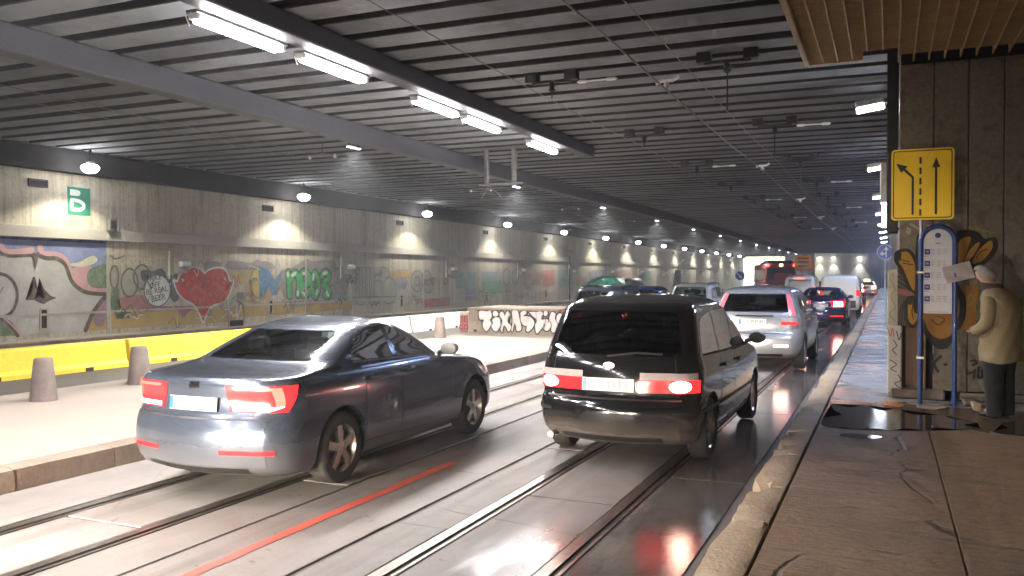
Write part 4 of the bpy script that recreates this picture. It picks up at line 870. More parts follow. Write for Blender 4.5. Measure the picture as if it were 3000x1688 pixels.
MB().tube([(-.35, 0, -1.0), (-.62, .05, -1.35)], .012, 6).build('stay', 'steel', fr); MB().tube([(-.35, 0, -1.0), (.0, .05, -1.35)], .012, 6).build('stay', 'steel', fr)

# ------------------------------------------------------------------ louvred soffit over the pavement
lv = thing('louvred_soffit', 'brown louvred metal soffit hanging over the pavement', 'soffit', (0, 0, 4.83))
MB().cbox(-1.07, -1.0, -9, 12.6, -.03, .17, .008).build('edge_board', M['kerb_pale'], lv)
MB().box(-1.0, 3.9, -9, 13.0, .2, .24).build('backing', 'soffit', lv)
for k in range(25):
    xx = -.83+.19*k; e = 12.6 if xx < -.3 else 12.15 if xx < .12 else 12.97
    MB().box(xx-.008, xx+.008, -9, e, 0, .12).build('slat', 'louvre', lv)
mb = MB(); y = 2.0
while y < 12.6:
    e = 3.85
    mb.box(-.99, e if y < 12.1 else -.34, y, y+.012, .002, .075)
    if y > 12.1: mb.box(.13, e, y, y+.012, .002, .075)
    y += .105
tag(mb.build('cross_blades', 'louvre', lv), kind='stuff')
MB().cbox(-1.0, -.32, 12.55, 12.6, -.02, .16, .006).build('end_board', 'louvre', lv)

# ------------------------------------------------------------------ granite pier with painted petals
pier = thing('granite_pier', 'granite clad pier wall with yellow and black painted petals', 'wall', (0, 0, 0))
MB().box(.16, 3.9, 13.2, 14.08, -.02, 5.6).build('core', 'ceil_dark', pier)
xs = [.14, .57, .99, 1.41, 1.83, 2.25, 2.67, 3.09, 3.51, 3.89]
for i in range(9):
    d = R.uniform(-.004, .004) + (.16 if i >= 4 else 0)
    MB().cbox(xs[i]+.006, xs[i+1]-.006, 13.0+d, 13.19, 1.19, 4.8, .008).build('panel', 'granite', pier)
    if i >= 1: MB().cbox(xs[i]+.006, xs[i+1]-.006, 13.0+d, 13.19, .32, 1.178, .008).build('panel', 'granite', pier)
MB().cbox(.24, .45, 13.12, 13.19, .3, 1.17, .006).build('timber_board', 'wood', pier); MB().cbox(.46, .49, 13.05, 13.19, .3, 1.17, .004).build('timber_edge', 'wood', pier)
MB().cbox(.05, .72, 12.86, 13.19, .2, .33, .02).build('plinth', M['kerb_brown'], pier)
MB().cbox(.9, 1.83, 12.92, 13.0, .2, .31, .02).build('plinth', M['kerb_brown'], pier)
PC = {'black': (.022, .02, .018), 'greyd': (.10, .085, .07), 'ochre': (.42, .21, .03), 'ochred': (.36, .17, .03), 'orange': (.42, .14, .05), 'pinkd': (.30, .11, .09), 'whited': (.40, .36, .32), 'lime': (.30, .30, .08), 'brownd': (.06, .03, .015)}
PM = {k: faded('pier_'+k, c, (.15, .12, .09), .28) for k, c in PC.items()}
for i, (c, l, t, w, sm, pts) in enumerate(PIER_ART):
    put = lambda a, b, q, l=l, i=i: (a, 12.99-.0015*l-.00008*i-q, b)
    mb = MB()
    if t == 'p': flat_poly(mb, smooth_line(pts, True, 4) if sm else pts, put)
    else: ribbon(mb, smooth_line(pts, False, 5), w, put)
    mb.build('painted_petal' if t == 'p' else 'painted_stroke', PM[c], pier, flip=False)
cc = tag(MB().cbox(-.02, .135, 13.3, 13.6, 2.5, 5.58, .01).build('steel_column', 'dark_metal'), 'dark steel column beside the top of the granite pier', 'column')
# concrete stub and white plastered post at the pier corner
st = tag(MB().cbox(.0, .15, 13.25, 13.55, .2, 1.98, .012).build('concrete_stub', M['wall']), 'narrow concrete post behind the white plastered post', 'post')
mb = MB(); ribbon(mb, smooth_line([(.03, 1.85), (.1, 1.7), (.04, 1.6), (.11, 1.45), (.03, 1.35), (.1, 1.25)], False, 5), .014, lambda a, b, q: (a, 13.247-q, b)); mb.build('scribble', PM['lime'], st, flip=False)
wp = tag(MB().cbox(.0, .19, 12.95, 13.12, .26, 1.2, .02).build('plastered_post', 'ledge'), 'low white plastered post scrawled with black tags', 'post')
mb = MB()
for q in ([(.06, 1.0), (.1, .92), (.05, .86), (.1, .8)], [(.02, .72), (.1, .66), (.03, .6), (.1, .56)], [(.12, .52), (.16, .44), (.08, .4), (.14, .34)], [(.1, 1.12), (.13, 1.0), (.16, 1.1)]):
    ribbon(mb, smooth_line(q, False, 6), .012, lambda a, b, l: (a+.02, 12.947-l, b))
mb.build('scribble', PM['black'], wp, flip=False)
mb = MB(); ribbon(mb, smooth_line([(-.02, 1.18), (.02, 1.05), (.05, 1.16), (.07, 1.04)], False, 6), .012, lambda a, b, l: (a+.02, 12.947-l, b)); mb.build('scribble', PM['orange'], wp, flip=False)
# grey cabinet with a lit lamp under it
eb = thing('cabinet_lamp', 'grey cabinet with a glowing white lamp under it behind the yellow sign', 'lamp', (-.06, 14.0, 2.6))
MB().cbox(-.05, .2, 0, .3, .38, 1.0, .015).build('cabinet', 'steel', eb)
MB().cbox(-.02, .2, .02, .28, .02, .36, .015).build('lens', 'lamp_blue', eb)
MB().cbox(-.06, .22, -.01, .31, -.02, .015, .006).build('tray', 'dark_metal', eb)
# rubble
for k, (x, y, lb, mt, sx, sy, sz) in enumerate(((.08, 12.05, 'broken orange brick lying in front of the left blue pole', 'brick', .26, .14, .08), (.52, 12.02, 'flat lump of mortar at the foot of the blue poles', 'kerb_brown', .36, .16, .05), (1.02, 12.02, 'pale chipped stone beside the man', 'kerb_pale', .12, .1, .13), (.98, 12.55, 'small stone at the pier base right of the blue poles', 'kerb_brown', .16, .12, .09))):
    bm = bmesh.new()
    for q in range(22):
        a, b = R.uniform(0, 2*PI), R.uniform(-1, 1)
        bm.verts.new((sx*.55*max(-.9, min(.9, 1.2*math.cos(a)))*(1-.15*abs(b)), sy*.55*max(-.9, min(.9, 1.2*math.sin(a))), sz*(b*.5+.5)))
    bmesh.ops.convex_hull(bm, input=bm.verts); me = bpy.data.meshes.new('brick'); bm.to_mesh(me); bm.free(); finish(me)
    tag(link('broken_brick' if k == 0 else 'loose_stone', me, mt, None, (x, y, .2), (0, 0, R.uniform(-.4, .4))), lb, 'brick' if k == 0 else 'stone')

# ------------------------------------------------------------------ yellow lane sign
ls = thing('lane_sign', 'square yellow lane sign with two black arrows and a dashed line', 'sign', (.405, 12.24, .2))
MB().tube([(-.0, .2, 0), (-.0, .2, 3.2)], .026, 10).build('pole', 'steel', ls, True)
def rrect(x0, x1, z0, z1, r, n=6):
    o = []
    for cx, cz, a0 in ((x1-r, z1-r, 0), (x0+r, z1-r, PI/2), (x0+r, z0+r, PI), (x1-r, z0+r, 1.5*PI)):
        o += [(cx+r*math.cos(a0+PI/2*i/n), cz+r*math.sin(a0+PI/2*i/n)) for i in range(n+1)]
    return o
X0, X1, Z0, Z1 = -.367, .367, 2.41, 3.33
pl = MB().prism(rrect(X0, X1, Z0, Z1, .05), -.012, .004, 'y').build('panel', 'sign_yellow', ls)
fp = lambda a, b, l: (a, -.0145-l, b)
o1, i1 = rrect(X0+.022, X1-.022, Z0+.022, Z1-.022, .036), rrect(X0+.034, X1-.034, Z0+.034, Z1-.034, .028)
n = len(o1); MB().add([fp(*p, 0) for p in o1+i1], [(i, (i+1) % n, n+(i+1) % n, n+i) for i in range(n)]).build('border', 'sign_black', ls, flip=False)
mb = MB()
for k in range(6):
    z1 = Z1-.11-.134*k; flat_poly(MB(), [(-.035, z1-.085), (-.01, z1-.085), (-.01, z1), (-.035, z1)], fp).build('lane_dash', 'sign_black', ls, flip=False)
mb = MB(); flat_poly(mb, [(.145, Z0+.07), (.172, Z0+.07), (.172, Z1-.24), (.145, Z1-.24)], fp); flat_poly(mb, [(.112, Z1-.25), (.205, Z1-.25), (.16, Z1-.12)], lambda a, b, l: fp(a, b, .0003)); mb.build('arrow', 'sign_black', ls, flip=False)
mb = MB(); flat_poly(mb, [(-.125, Z0+.07), (-.098, Z0+.07), (-.098, Z1-.36), (-.125, Z1-.373)], fp); flat_poly(mb, [(-.125, Z1-.374), (-.098, Z1-.361), (-.2, Z1-.25), (-.222, Z1-.275)], lambda a, b, l: fp(a, b, .0003)); flat_poly(mb, [(-.312, Z1-.18), (-.25, Z1-.305), (-.175, Z1-.222)], lambda a, b, l: fp(a, b, .0006)); mb.build('arrow', 'sign_black', ls, flip=False)
mb = MB(); mb.cbox(-.04, .04, .0045, .22, 2.5, 2.56, .005); mb.cbox(-.04, .04, .0045, .22, 3.1, 3.16, .005); mb.build('clamp', 'steel', ls)

# ------------------------------------------------------------------ bus stop board on two blue tubes
bs = thing('stop_board', 'arched white timetable board between two blue tube poles', 'stop board', (.595, 12.34, .2))
MB().tube([(-.2, 0, 0)] + [(-.2*math.cos(a), 0, 2.13+.2*math.sin(a)) for a in np.linspace(0, PI, 15)] + [(.2, 0, 0)], .03, 12).build('tube_frame', 'pole_blue', bs, True)
ar = [(-.165, 1.2), (.165, 1.2)] + [(.165*math.cos(a), 2.13+.165*math.sin(a)) for a in np.linspace(0, PI, 15)]
MB().prism(ar, -.008, .008, 'y').build('board', 'board_white', bs)
bp = lambda a, b, l: (a, -.0105-l, b)
for k in range(5):
    z = 2.0-.153*k
    mb = MB(); flat_poly(mb, [(-.155, z-.035), (-.09, z-.035), (-.09, z+.035), (-.155, z+.035)], bp); sq = mb.build('route_square', 'print_blue', bs, flip=False)
    MB().add([(-.14, -.0125, z-.012), (-.105, -.0125, z-.012), (-.105, -.0125, z+.014), (-.14, -.0125, z+.014)], [(0, 1, 2, 3)]).build('route_mark', 'print_grey', sq, flip=False)
    mb = MB()
    for j in range(4):
        for cx, w in ((-.05, .05), (.02, .06), (.09, .05)):
            w2 = w*R.uniform(.6, 1); zz = z+.03-j*.022
            flat_poly(mb, [(cx-.03, zz), (cx-.03+w2, zz), (cx-.03+w2, zz+.007), (cx-.03, zz+.007)], bp)
    flat_poly(mb, [(-.155, z-.06), (-.1, z-.06), (-.1, z-.05), (-.155, z-.05)], bp)
    mb.build('timetable_lines', 'print_grey', bs, flip=False)
mb = MB(); flat_poly(mb, [(.035*math.cos(2*PI*q/16), 2.21+.035*math.sin(2*PI*q/16)) for q in range(16)], bp); mb.build('emblem', 'print_blue', bs, flip=False)
mb = MB(); flat_poly(mb, [(-.03, 2.10), (.03, 2.10), (.03, 2.115), (-.03, 2.115)], bp); flat_poly(mb, [(-.12, 1.215), (.12, 1.215), (.12, 1.222), (-.12, 1.222)], bp); mb.build('heading_line', 'print_grey', bs, flip=False)
for z in (1.73, .62): MB().cbox(-.245, -.155, -.036, .036, z-.02, z+.02, .006).build('clamp', 'alloy', bs)
g = []
for i in range(7):
    g.append([(.08+.33*j/8, -.035-.02*math.sin(j*.8+i)*.6, 1.60+.2*i/6+.0*j) for j in range(9)])
pa = MB().grid([[(.235+(p[0]-.245)*.96-(p[2]-1.7)*.32, p[1], 1.73+(p[2]-1.7)*1.05+(p[0]-.245)*.25) for p in r] for r in g])
nt = tag(pa.build('paper_notice', 'paper', None, True, loc=(.595, 12.34, .2)), 'crooked sheet of paper stuck across the timetable board', 'paper')
mb = MB()
for i in range(6):
    z = 1.81-.028*i; mb.add([(.10, -.052, z-.03), (.34, -.052, z+.03), (.34, -.052, z+.036), (.10, -.052, z-.024)], [(0, 1, 2, 3)])
mb.build('print_line', 'print_grey', nt, flip=False)

# ------------------------------------------------------------------ round blue signs, far orange signs
def round_sign(name, label, loc, r, hgt, arrows, poleh):
    t = thing(name, label, 'sign', loc)
    MB().tube([(0, .03, 0), (0, .03, poleh)], .03, 8).build('pole', 'white_paint', t, True)
    c = [(r*math.cos(2*PI*q/28), hgt+r*math.sin(2*PI*q/28)) for q in range(28)]
    MB().prism(c, -.012, .0, 'y').build('rim', 'white_paint', t)
    MB().prism([(.91*x, hgt+.91*(z-hgt)) for x, z in c], -.017, -.0125, 'y').build('disc', 'sign_blue', t)
    mb = MB()
    for a in arrows: flat_poly(mb, [(x*r, hgt+z*r) for x, z in a], lambda p, q, l: (p, -.0195, q))
    mb.build('arrow', 'white_paint', t, flip=False)
round_sign('round_sign', 'round blue sign with white straight and left arrows on a white pole', (-.10, 40, .2), .33, 2.72, [[(.05, -.75), (.2, -.75), (.2, .3), (.05, .3)], [(.42, .301), (.12, .75), (-.18, .301)], [(.049, -.3), (.049, -.1), (-.25, -.1), (-.25, -.3)], [(-.251, .15), (-.65, -.2), (-.251, -.52)]], 2.9)
round_sign('round_sign', 'round blue sign with a white diagonal arrow in front of the trolleybus', (-9.6, 62.0, .0), .34, 1.93, [[(-.65, .45), (-.5, .6), (.16, -.06), (.0, -.2)], [(.36, .14), (.55, -.6), (-.2, -.4)]], 1.9)
od = thing('direction_sign', 'orange direction sign with an arrow point beside the trolleybus', 'sign', (-6.3, 72.0, 0))
MB().prism([(-.55, 2.35), (.75, 2.35), (1.0, 2.6), (1.0, 2.75), (.75, 3.0), (.75, 3.55), (-.3, 3.55), (-.55, 3.3)], -.02, .02, 'y').build('panel', 'sign_orange', od)
MB().tube([(0, .05, 0), (0, .05, 3.4)], .05, 8).build('pole', 'steel', od)
for z in (3.28, 2.98, 2.66): MB().add([(-.3, -.024, z), (.55, -.024, z), (.55, -.024, z+.1), (-.3, -.024, z+.1)], [(0, 1, 2, 3)]).build('lettering_line', 'sign_black', od, flip=False)

# ------------------------------------------------------------------ the waiting man
def skin_mesh(name, verts, edges, radii, mat, parent, root=0, sub=2, loc=None):
    me = bpy.data.meshes.new(name); me.from_pydata(verts, edges, [])
    o = bpy.data.objects.new(name, me); C.objects.link(o)
    o.modifiers.new('skin', 'SKIN').use_smooth_shade = True
    for i, r in enumerate(radii): me.skin_vertices[0].data[i].radius = r if isinstance(r, tuple) else (r, r)
    for i in range(len(verts)): me.skin_vertices[0].data[i].use_root = (i == root)
    s = o.modifiers.new('sub', 'SUBSURF'); s.levels = sub; s.render_levels = sub
    bpy.context.view_layer.update()
    m2 = bpy.data.meshes.new_from_object(o.evaluated_get(bpy.context.evaluated_depsgraph_get()))
    bpy.data.objects.remove(o)
    for p in m2.polygons: p.use_smooth = True
    return link(name, m2, mat, parent, loc)
M['skin'] = plain('skin', (.42, .22, .16), .55, var=.12)
M['hair'] = rough_mat('white_hair', (.24, .225, .21), (.36, .345, .33), 20, .7, 120, .5, kind='object', stretch=(1, 1, .3))
M['jacket'] = rough_mat('beige_jacket', (.27, .21, .12), (.34, .27, .165), 3, .85, 30, .35, kind='object', fine=60)
M['trousers'] = plain('black_trousers', (.010, .010, .011), .9)
M['shoe'] = plain('black_shoes', (.014, .013, .012), .4)
M['scarf'] = plain('dark_collar', (.05, .04, .03), .9)
def pchip_(xs, ys, z): return np.interp(z, xs, ys)
man = thing('person', 'person in a beige jacket and dark trousers reading the stop board', 'person', (1.24, 11.62, .2), math.radians(56)); man.scale = (1.04, 1.04, 1.04)
# local frame: the person faces +y, right is +x
bv = [(0, 0, .95), (0, .0, 1.15), (0, -.01, 1.38), (0, .03, 1.50), (0, .065, 1.575), (0, .085, 1.65), (0, .08, 1.715),
      (-.10, 0, .9), (-.115, .02, .5), (-.12, 0, .1), (-.12, .13, .05), (.10, 0, .9), (.115, .02, .5), (.12, 0, .1), (.12, .13, .05),
      (-.15, -.01, 1.36), (-.262, .0, 1.12), (-.2, .2, .995), (.15, -.01, 1.36), (.262, .0, 1.12), (.2, .2, .995)]
be = [(0, 1), (1, 2), (2, 3), (3, 4), (4, 5), (5, 6), (0, 7), (7, 8), (8, 9), (9, 10), (0, 11), (11, 12), (12, 13), (13, 14), (2, 15), (15, 16), (16, 17), (2, 18), (18, 19), (19, 20)]
brd = [(.15, .11), (.13, .09), (.12, .085), (.06, .06), (.075, .085), (.082, .10), (.07, .085), .09, .06, .045, .04, .09, .06, .045, .04, .045, .04, .03, .045, .04, .03]
body = skin_mesh('body', bv, be, brd, 'skin', man)
# nose, ears
MB().add([(0, .17, 1.625), (-.018, .155, 1.60), (.018, .155, 1.60), (0, .195, 1.602)], [(0, 1, 3), (0, 3, 2), (1, 2, 3), (0, 2, 1)]).build('nose', 'skin', man, True)
for s in (-1, 1): MB().lathe([(.006, -.008), (.026, -.006), (.028, .004), (.012, .01)], 10, 'x', (s*.083, .06, 1.62)).build('ear', 'skin', man, True)
for s in (-1, 1): MB().lathe([(.004, -.006), (.011, -.003), (.011, .003), (.004, .006)], 8, 'y', (s*.03, .165, 1.645)).build('eye', 'black_plastic', man, True)
MB().cbox(-.022, .022, .150, .160, 1.568, 1.576, .003).build('mouth', 'scarf', man)
bm = bmesh.new(); bmesh.ops.create_uvsphere(bm, u_segments=24, v_segments=16, radius=1)
for v in list(bm.verts):
    x, y, z = v.co; n_ = math.sin(9*x+3*z)*math.cos(8*y)*.03
    v.co = (x*.098*(1+n_), .06+y*.118*(1+n_), 1.665+z*.105*(1+n_))
bmesh.ops.delete(bm, geom=[v for v in bm.verts if v.co.y > .115 and v.co.z < 1.70 or v.co.z < 1.585], context='VERTS')
me = bpy.data.meshes.new('hair'); bm.to_mesh(me); bm.free(); finish(me, True); link('hair', me, 'hair', man)
# jacket: rounded torso shell with hem and collar, plus sleeves with cuffs
prof = [(.64, .225, .19, .01), (.68, .24, .198, .01), (.80, .238, .195, .01), (.95, .235, .185, .0), (1.1, .228, .18, -.01), (1.25, .235, .18, -.015), (1.36, .235, .165, -.015), (1.43, .20, .135, -.01), (1.475, .125, .10, .01), (1.51, .088, .09, .03)]
g = []
zz_ = [p[0] for p in prof]
for z in list(np.linspace(.64, 1.51, 40)):
    a, b, oy = (float(pchip_(zz_, [p[k] for p in prof], z)) for k in (1, 2, 3)); row = []
    for q in range(65):
        t = 2*PI*q/64; fade = min(1, (1.5-z)*4)
        w = 1 + fade*(.022*math.sin(4*t+z*13)*math.sin(z*17+t)+.016*math.sin(9*t-z*21)+.012*math.sin(2*t+z*38))
        row.append((a*w*math.copysign(abs(math.cos(t))**.8, math.cos(t)), oy+b*w*math.copysign(abs(math.sin(t))**.85, math.sin(t)), z+(.012*math.sin(3*t) if z < .70 else 0)))
    g.append(row)
jk = MB().grid(g).build('jacket', 'jacket', man, True)
for s in (-1, 1):
    skin_mesh('sleeve', [(s*.19, -.01, 1.40), (s*.255, -.02, 1.28), (s*.28, .0, 1.10), (s*.25, .12, 1.0), (s*.2, .235, .99)], [(0, 1), (1, 2), (2, 3), (3, 4)], [.085, .083, .078, .068, .058], 'jacket', jk, 0, 2)
    hd = skin_mesh('hand', [(s*.2, .235, .99), (s*.165, .275, .985), (s*.14, .30, .98)], [(0, 1), (1, 2)], [(.03, .022), (.038, .022), (.03, .018)], 'skin', man, 0, 2)
    for f in range(4): skin_mesh('finger', [(s*.145, .295, .998-.016*f), (s*.11, .315-.004*f, .995-.016*f), (s*.085, .305-.004*f, .99-.016*f)], [(0, 1), (1, 2)], [.0095, .0085, .0075], 'skin', hd, 0, 1)
    skin_mesh('finger', [(s*.175, .27, 1.005), (s*.15, .265, 1.03), (s*.125, .28, 1.035)], [(0, 1), (1, 2)], [.011, .01, .008], 'skin', hd, 0, 1)
MB().grid([[(r*1.02*math.cos(2*PI*q/24), .03+r*math.sin(2*PI*q/24), z+.012*math.sin(2*PI*q/24)) for q in range(25)] for z, r in ((1.46, .125), (1.50, .112), (1.545, .105), (1.55, .095), (1.50, .09))]).build('collar', 'scarf', man, True)
# trousers and shoes
for s in (-1, 1):
    g = []
    for z, r, x, y in ((.03, .082, .12, .0), (.10, .085, .12, .0), (.3, .09, .118, .01), (.5, .10, .115, .02), (.7, .118, .105, .01), (.86, .13, .10, 0), (.98, .14, .09, 0)):
        g.append([(s*x+r*math.cos(2*PI*q/20)*(1+.03*math.sin(4*q+z*20)), y+r*1.08*math.sin(2*PI*q/20), z) for q in range(21)])
    MB().grid(g).build('trouser_leg', 'trousers', man, True)
    skin_mesh('shoe', [(s*.12, -.06, .045), (s*.122, .06, .045), (s*.13, .17, .035)], [(0, 1), (1, 2)], [(.05, .045), (.052, .045), (.045, .032)], 'shoe', man, 0, 2)

# the man stoops towards the board: bend everything above the waist forward, the head a little more
for o in [c for c in man.children_recursive]:
    if o.name.startswith(('trouser', 'shoe')): continue
    for v in o.data.vertices:
        d = max(0, v.co.z-.95); v.co.y += .22*d*d + (.10*max(0, v.co.z-1.5)); v.co.z -= .03*d*d

# ------------------------------------------------------------------ vehicles
def pchip(xs, ys, q):
    xs = np.asarray(xs, float); ys = np.asarray(ys, float); h = np.diff(xs); d = np.diff(ys)/h; n = len(xs)
    m = np.zeros(n); m[0] = d[0]; m[-1] = d[-1]
    for i in range(1, n-1):
        if d[i-1]*d[i] > 0:
            w1 = 2*h[i]+h[i-1]; w2 = h[i]+2*h[i-1]; m[i] = (w1+w2)/(w1/d[i-1]+w2/d[i])
    q = np.clip(np.asarray(q, float), xs[0], xs[-1]); i = np.clip(np.searchsorted(xs, q)-1, 0, n-2)
    t = (q-xs[i])/h[i]; t2, t3 = t*t, t**3
    return (2*t3-3*t2+1)*ys[i]+(t3-2*t2+t)*h[i]*m[i]+(-2*t3+3*t2)*ys[i+1]+(t3-t2)*h[i]*m[i+1]
class Shape:
    """car body as a stack of plan outlines: rows of z, rear y, front y, half width, rear corner radius, front corner radius, rear bow"""
    def __init__(s, rows, tp=.05, zs=1, ls=1, ws=1):
        r = np.array(rows, float); r[:, 0] *= zs; r[:, 1:3] *= ls; r[:, 3] *= ws; s.r = r
        dd = np.sqrt(np.diff(r[:, 0])**2*1.5 + np.diff(r[:, 1])**2*.5 + np.diff(r[:, 2])**2*.5 + np.diff(r[:, 3])**2)
        s.t = np.concatenate([[0], np.cumsum(dd)]); s.tp = tp
        s.L = r[:, 2].max(); s.ym = s.L*.5
        tq = np.linspace(0, s.t[-1], 600); s.tq = tq; s.zq = pchip(s.t, r[:, 0], tq)
    def row_t(s, t): return [float(pchip(s.t, s.r[:, k], t)) for k in range(7)]
    def row(s, z): return s.row_t(np.interp(z, s.zq, s.tq))
    def pt(s, row, u):
        z, yr, yf, w, rr, rf, br = row; rr = min(rr, .85*w); rf = min(rf, .85*w); bf = br*1.6
        ya, yb = yr+br+rr, yf-bf-rf
        if yb < ya+.02: m = (ya+yb)/2; ya, yb = m-.01, m+.01
        if u <= 1: x = (w-rr)*u; y = yr+br*u*u
        elif u <= 2: a = (u-1)*PI/2; x = w-rr+rr*math.sin(a); y = yr+br+(ya-yr-br)*(1-math.cos(a))
        elif u <= 3: x = w; y = ya+(yb-ya)*(u-2)
        elif u <= 4: a = (u-3)*PI/2; x = w-rf+rf*math.cos(a); y = yb+(yf-bf-yb)*math.sin(a)
        else: q = 5-u; x = (w-rf)*q; y = yf-bf*q*q
        return x*(1-s.tp*((y-s.ym)/s.ym)**2), y, z
    US = [i/5 for i in range(5)] + [1+i/7 for i in range(7)] + [2+i/22 for i in range(22)] + [3+i/7 for i in range(7)] + [4+i/5 for i in range(6)]
    def half(s, z): r = s.row(z); return [s.pt(r, u) for u in s.US]
    def xs(s, y, z):
        h = s.half(z); return float(np.interp(y, [p[1] for p in h], [p[0] for p in h]))
    def yrear(s, x, z):
        h = s.half(z)[:14]; return float(np.interp(abs(x), [p[0] for p in h], [p[1] for p in h]))
    def yfront(s, x, z):
        h = s.half(z)[-14:][::-1]; return float(np.interp(abs(x), [p[0] for p in h], [p[1] for p in h]))
    def body(s, n=64):
        mb = MB(); k = len(s.US); ring = 2*k-2
        for i in range(n):
            r = s.row_t(s.t[-1]*i/(n-1)); h = [s.pt(r, u) for u in s.US]
            mb.v += h + [(-p[0], p[1], p[2]) for p in h[-2:0:-1]]
        for i in range(n-1):
            for j in range(ring): mb.f.append((i*ring+j, i*ring+(j+1) % ring, (i+1)*ring+(j+1) % ring, (i+1)*ring+j))
        mb.f.append(tuple(range(ring-1, -1, -1))); mb.f.append(tuple((n-1)*ring+j for j in range(ring)))
        return mb
    def cavity(s, z0, z1):
        mb = MB(); zz = [z0-.38, z0] + list(np.linspace(z0, z1, 7)[1:]); k = len(s.US); ring = 2*k-2
        for z in zz:
            h = s.half(max(z, z0)); w = max(p[0] for p in h); ya, yb = h[0][1], h[-1][1]; yc = (ya+yb)/2; sx = (w-.075)/w; sy = ((yb-ya)/2-.11)/((yb-ya)/2)
            h = [(p[0]*sx, yc+(p[1]-yc)*sy, z) for p in h]; mb.v += h + [(-p[0], p[1], p[2]) for p in h[-2:0:-1]]
        n = len(zz)
        for i in range(n-1):
            for j in range(ring): mb.f.append((i*ring+j, i*ring+(j+1) % ring, (i+1)*ring+(j+1) % ring, (i+1)*ring+j))
        mb.f.append(tuple(range(ring-1, -1, -1))); mb.f.append(tuple((n-1)*ring+j for j in range(ring)))
        return mb
    def side(s, sg, ys, bot, top, m=6, off=.004):
        g = []
        for y in ys:
            a, b = bot(y), top(y); g.append([(sg*(s.xs(y, a+(b-a)*i/m)+off), y, a+(b-a)*i/m) for i in range(m+1)])
        return MB().grid(g)
    def back(s, half, zb, zt, n=14, m=6, off=.005, front=False, x0=None):
        """patch on the rear (or front) face; half(f) gives half width at height fraction f"""
        g = []
        for i in range(m+1):
            f = i/m; z = zb+(zt-zb)*f; w = half(f)
            g.append([(x, (s.yfront(x, z)+off) if front else (s.yrear(x, z)-off), z) for x in [(-w + 2*w*j/n) if x0 is None else x0+(w-x0)*j/n for j in range(n+1)]])
        return MB().grid(g)
    def wrap(s, sg, u0, u1, z0, z1, n=10, m=5, off=.006):
        """patch round the corner; u0, u1 functions of the height fraction"""
        g = []
        for i in range(m+1):
            f = i/m; r = s.row(z0+(z1-z0)*f); row = []
            for j in range(n+1):
                u = u0(f)+(u1(f)-u0(f))*j/n; p = s.pt(r, u); q = s.pt(r, u+.02); dx, dy = q[0]-p[0], q[1]-p[1]; l = math.hypot(dx, dy) or 1
                row.append((sg*(p[0]+off*dy/l), p[1]-off*dx/l, p[2]))
            g.append(row)
        return MB().grid(g)
def pl(pts): return lambda y: float(np.interp(y, [p[0] for p in pts], [p[1] for p in pts]))

def wheel_meshes(r, w, spokes):
    t = MB().lathe([(r*.66, -w/2+.01), (r*.9, -w/2), (r*.985, -w/2+.025), (r, -w/4), (r, w/4), (r*.985, w/2-.025), (r*.9, w/2), (r*.66, w/2-.01)], 32, 'x', cap=False).mesh('tyre'); finish(t, True, True, 50)
    m = MB().lathe([(r*.67, w/2-.012), (r*.655, w/2-.02), (r*.6, w/2-.06), (r*.58, -w/2+.02), (r*.67, -w/2+.012)], 32, 'x', cap=False)
    m.lathe([(r*.56, w/2-.085), (.02, w/2-.085)], 24, 'x', cap=False)
    for k in range(spokes):
        a = 2*PI*k/spokes
        for da in (-.11, .11):
            pts = []
            for rr, hw, xx in ((r*.12, .035, w/2-.02), (r*.63, .022, w/2-.028)):
                c, s_ = math.cos(a+da*(rr/r)), math.sin(a+da*(rr/r)); px, py = -s_, c
                pts += [(xx, rr*c+hw*px, rr*s_+hw*py), (xx, rr*c-hw*px, rr*s_-hw*py), (xx-.035, rr*c+hw*px, rr*s_+hw*py), (xx-.035, rr*c-hw*px, rr*s_-hw*py)]
            m.add(pts, [(0, 1, 5, 4), (2, 6, 7, 3), (0, 4, 6, 2), (1, 3, 7, 5), (4, 5, 7, 6)])
    m.lathe([(r*.17, w/2-.06), (r*.17, w/2-.02), (r*.1, w/2-.008), (.005, w/2-.006)], 16, 'x', cap=False)
    me = m.mesh('rim'); finish(me, True); return t, me
WM = {}
def red(name, st, col=(.42, .012, .014), e=(1, .014, .016)): return lens(name, col, e, st)
M['tail_dim'] = red('tail_lens_red', .03); M['tail_lit'] = red('tail_lens_lit', .3); M['tail_hot'] = lens('tail_bulb', (.8, .3, .2), (1, .55, .42), 4.0)
M['tail_red_hot'] = red('tail_strip_lit', 1.8, e=(1, .03, .02)); M['tail_pink'] = lens('tail_lens_pink', (.52, .14, .17), (1, .1, .1), .03)
M['clear_lens'] = plain('clear_lens', (.40, .33, .33), .2, coat=.5)
M['amber'] = lens('amber_lens', (.7, .3, .05), (1, .5, .1), 3)
M['headlight'] = lens('headlight_lens', (.7, .7, .7), (1, .9, .75), 2.5)
M['plate'] = plain('number_plate', (.66, .60, .54), .45, var=.1, scale=20)
M['glass'] = glass_mat('car_glass', (.62, .74, .70)); M['glass_dark'] = glass_mat('privacy_glass', (.10, .11, .11))

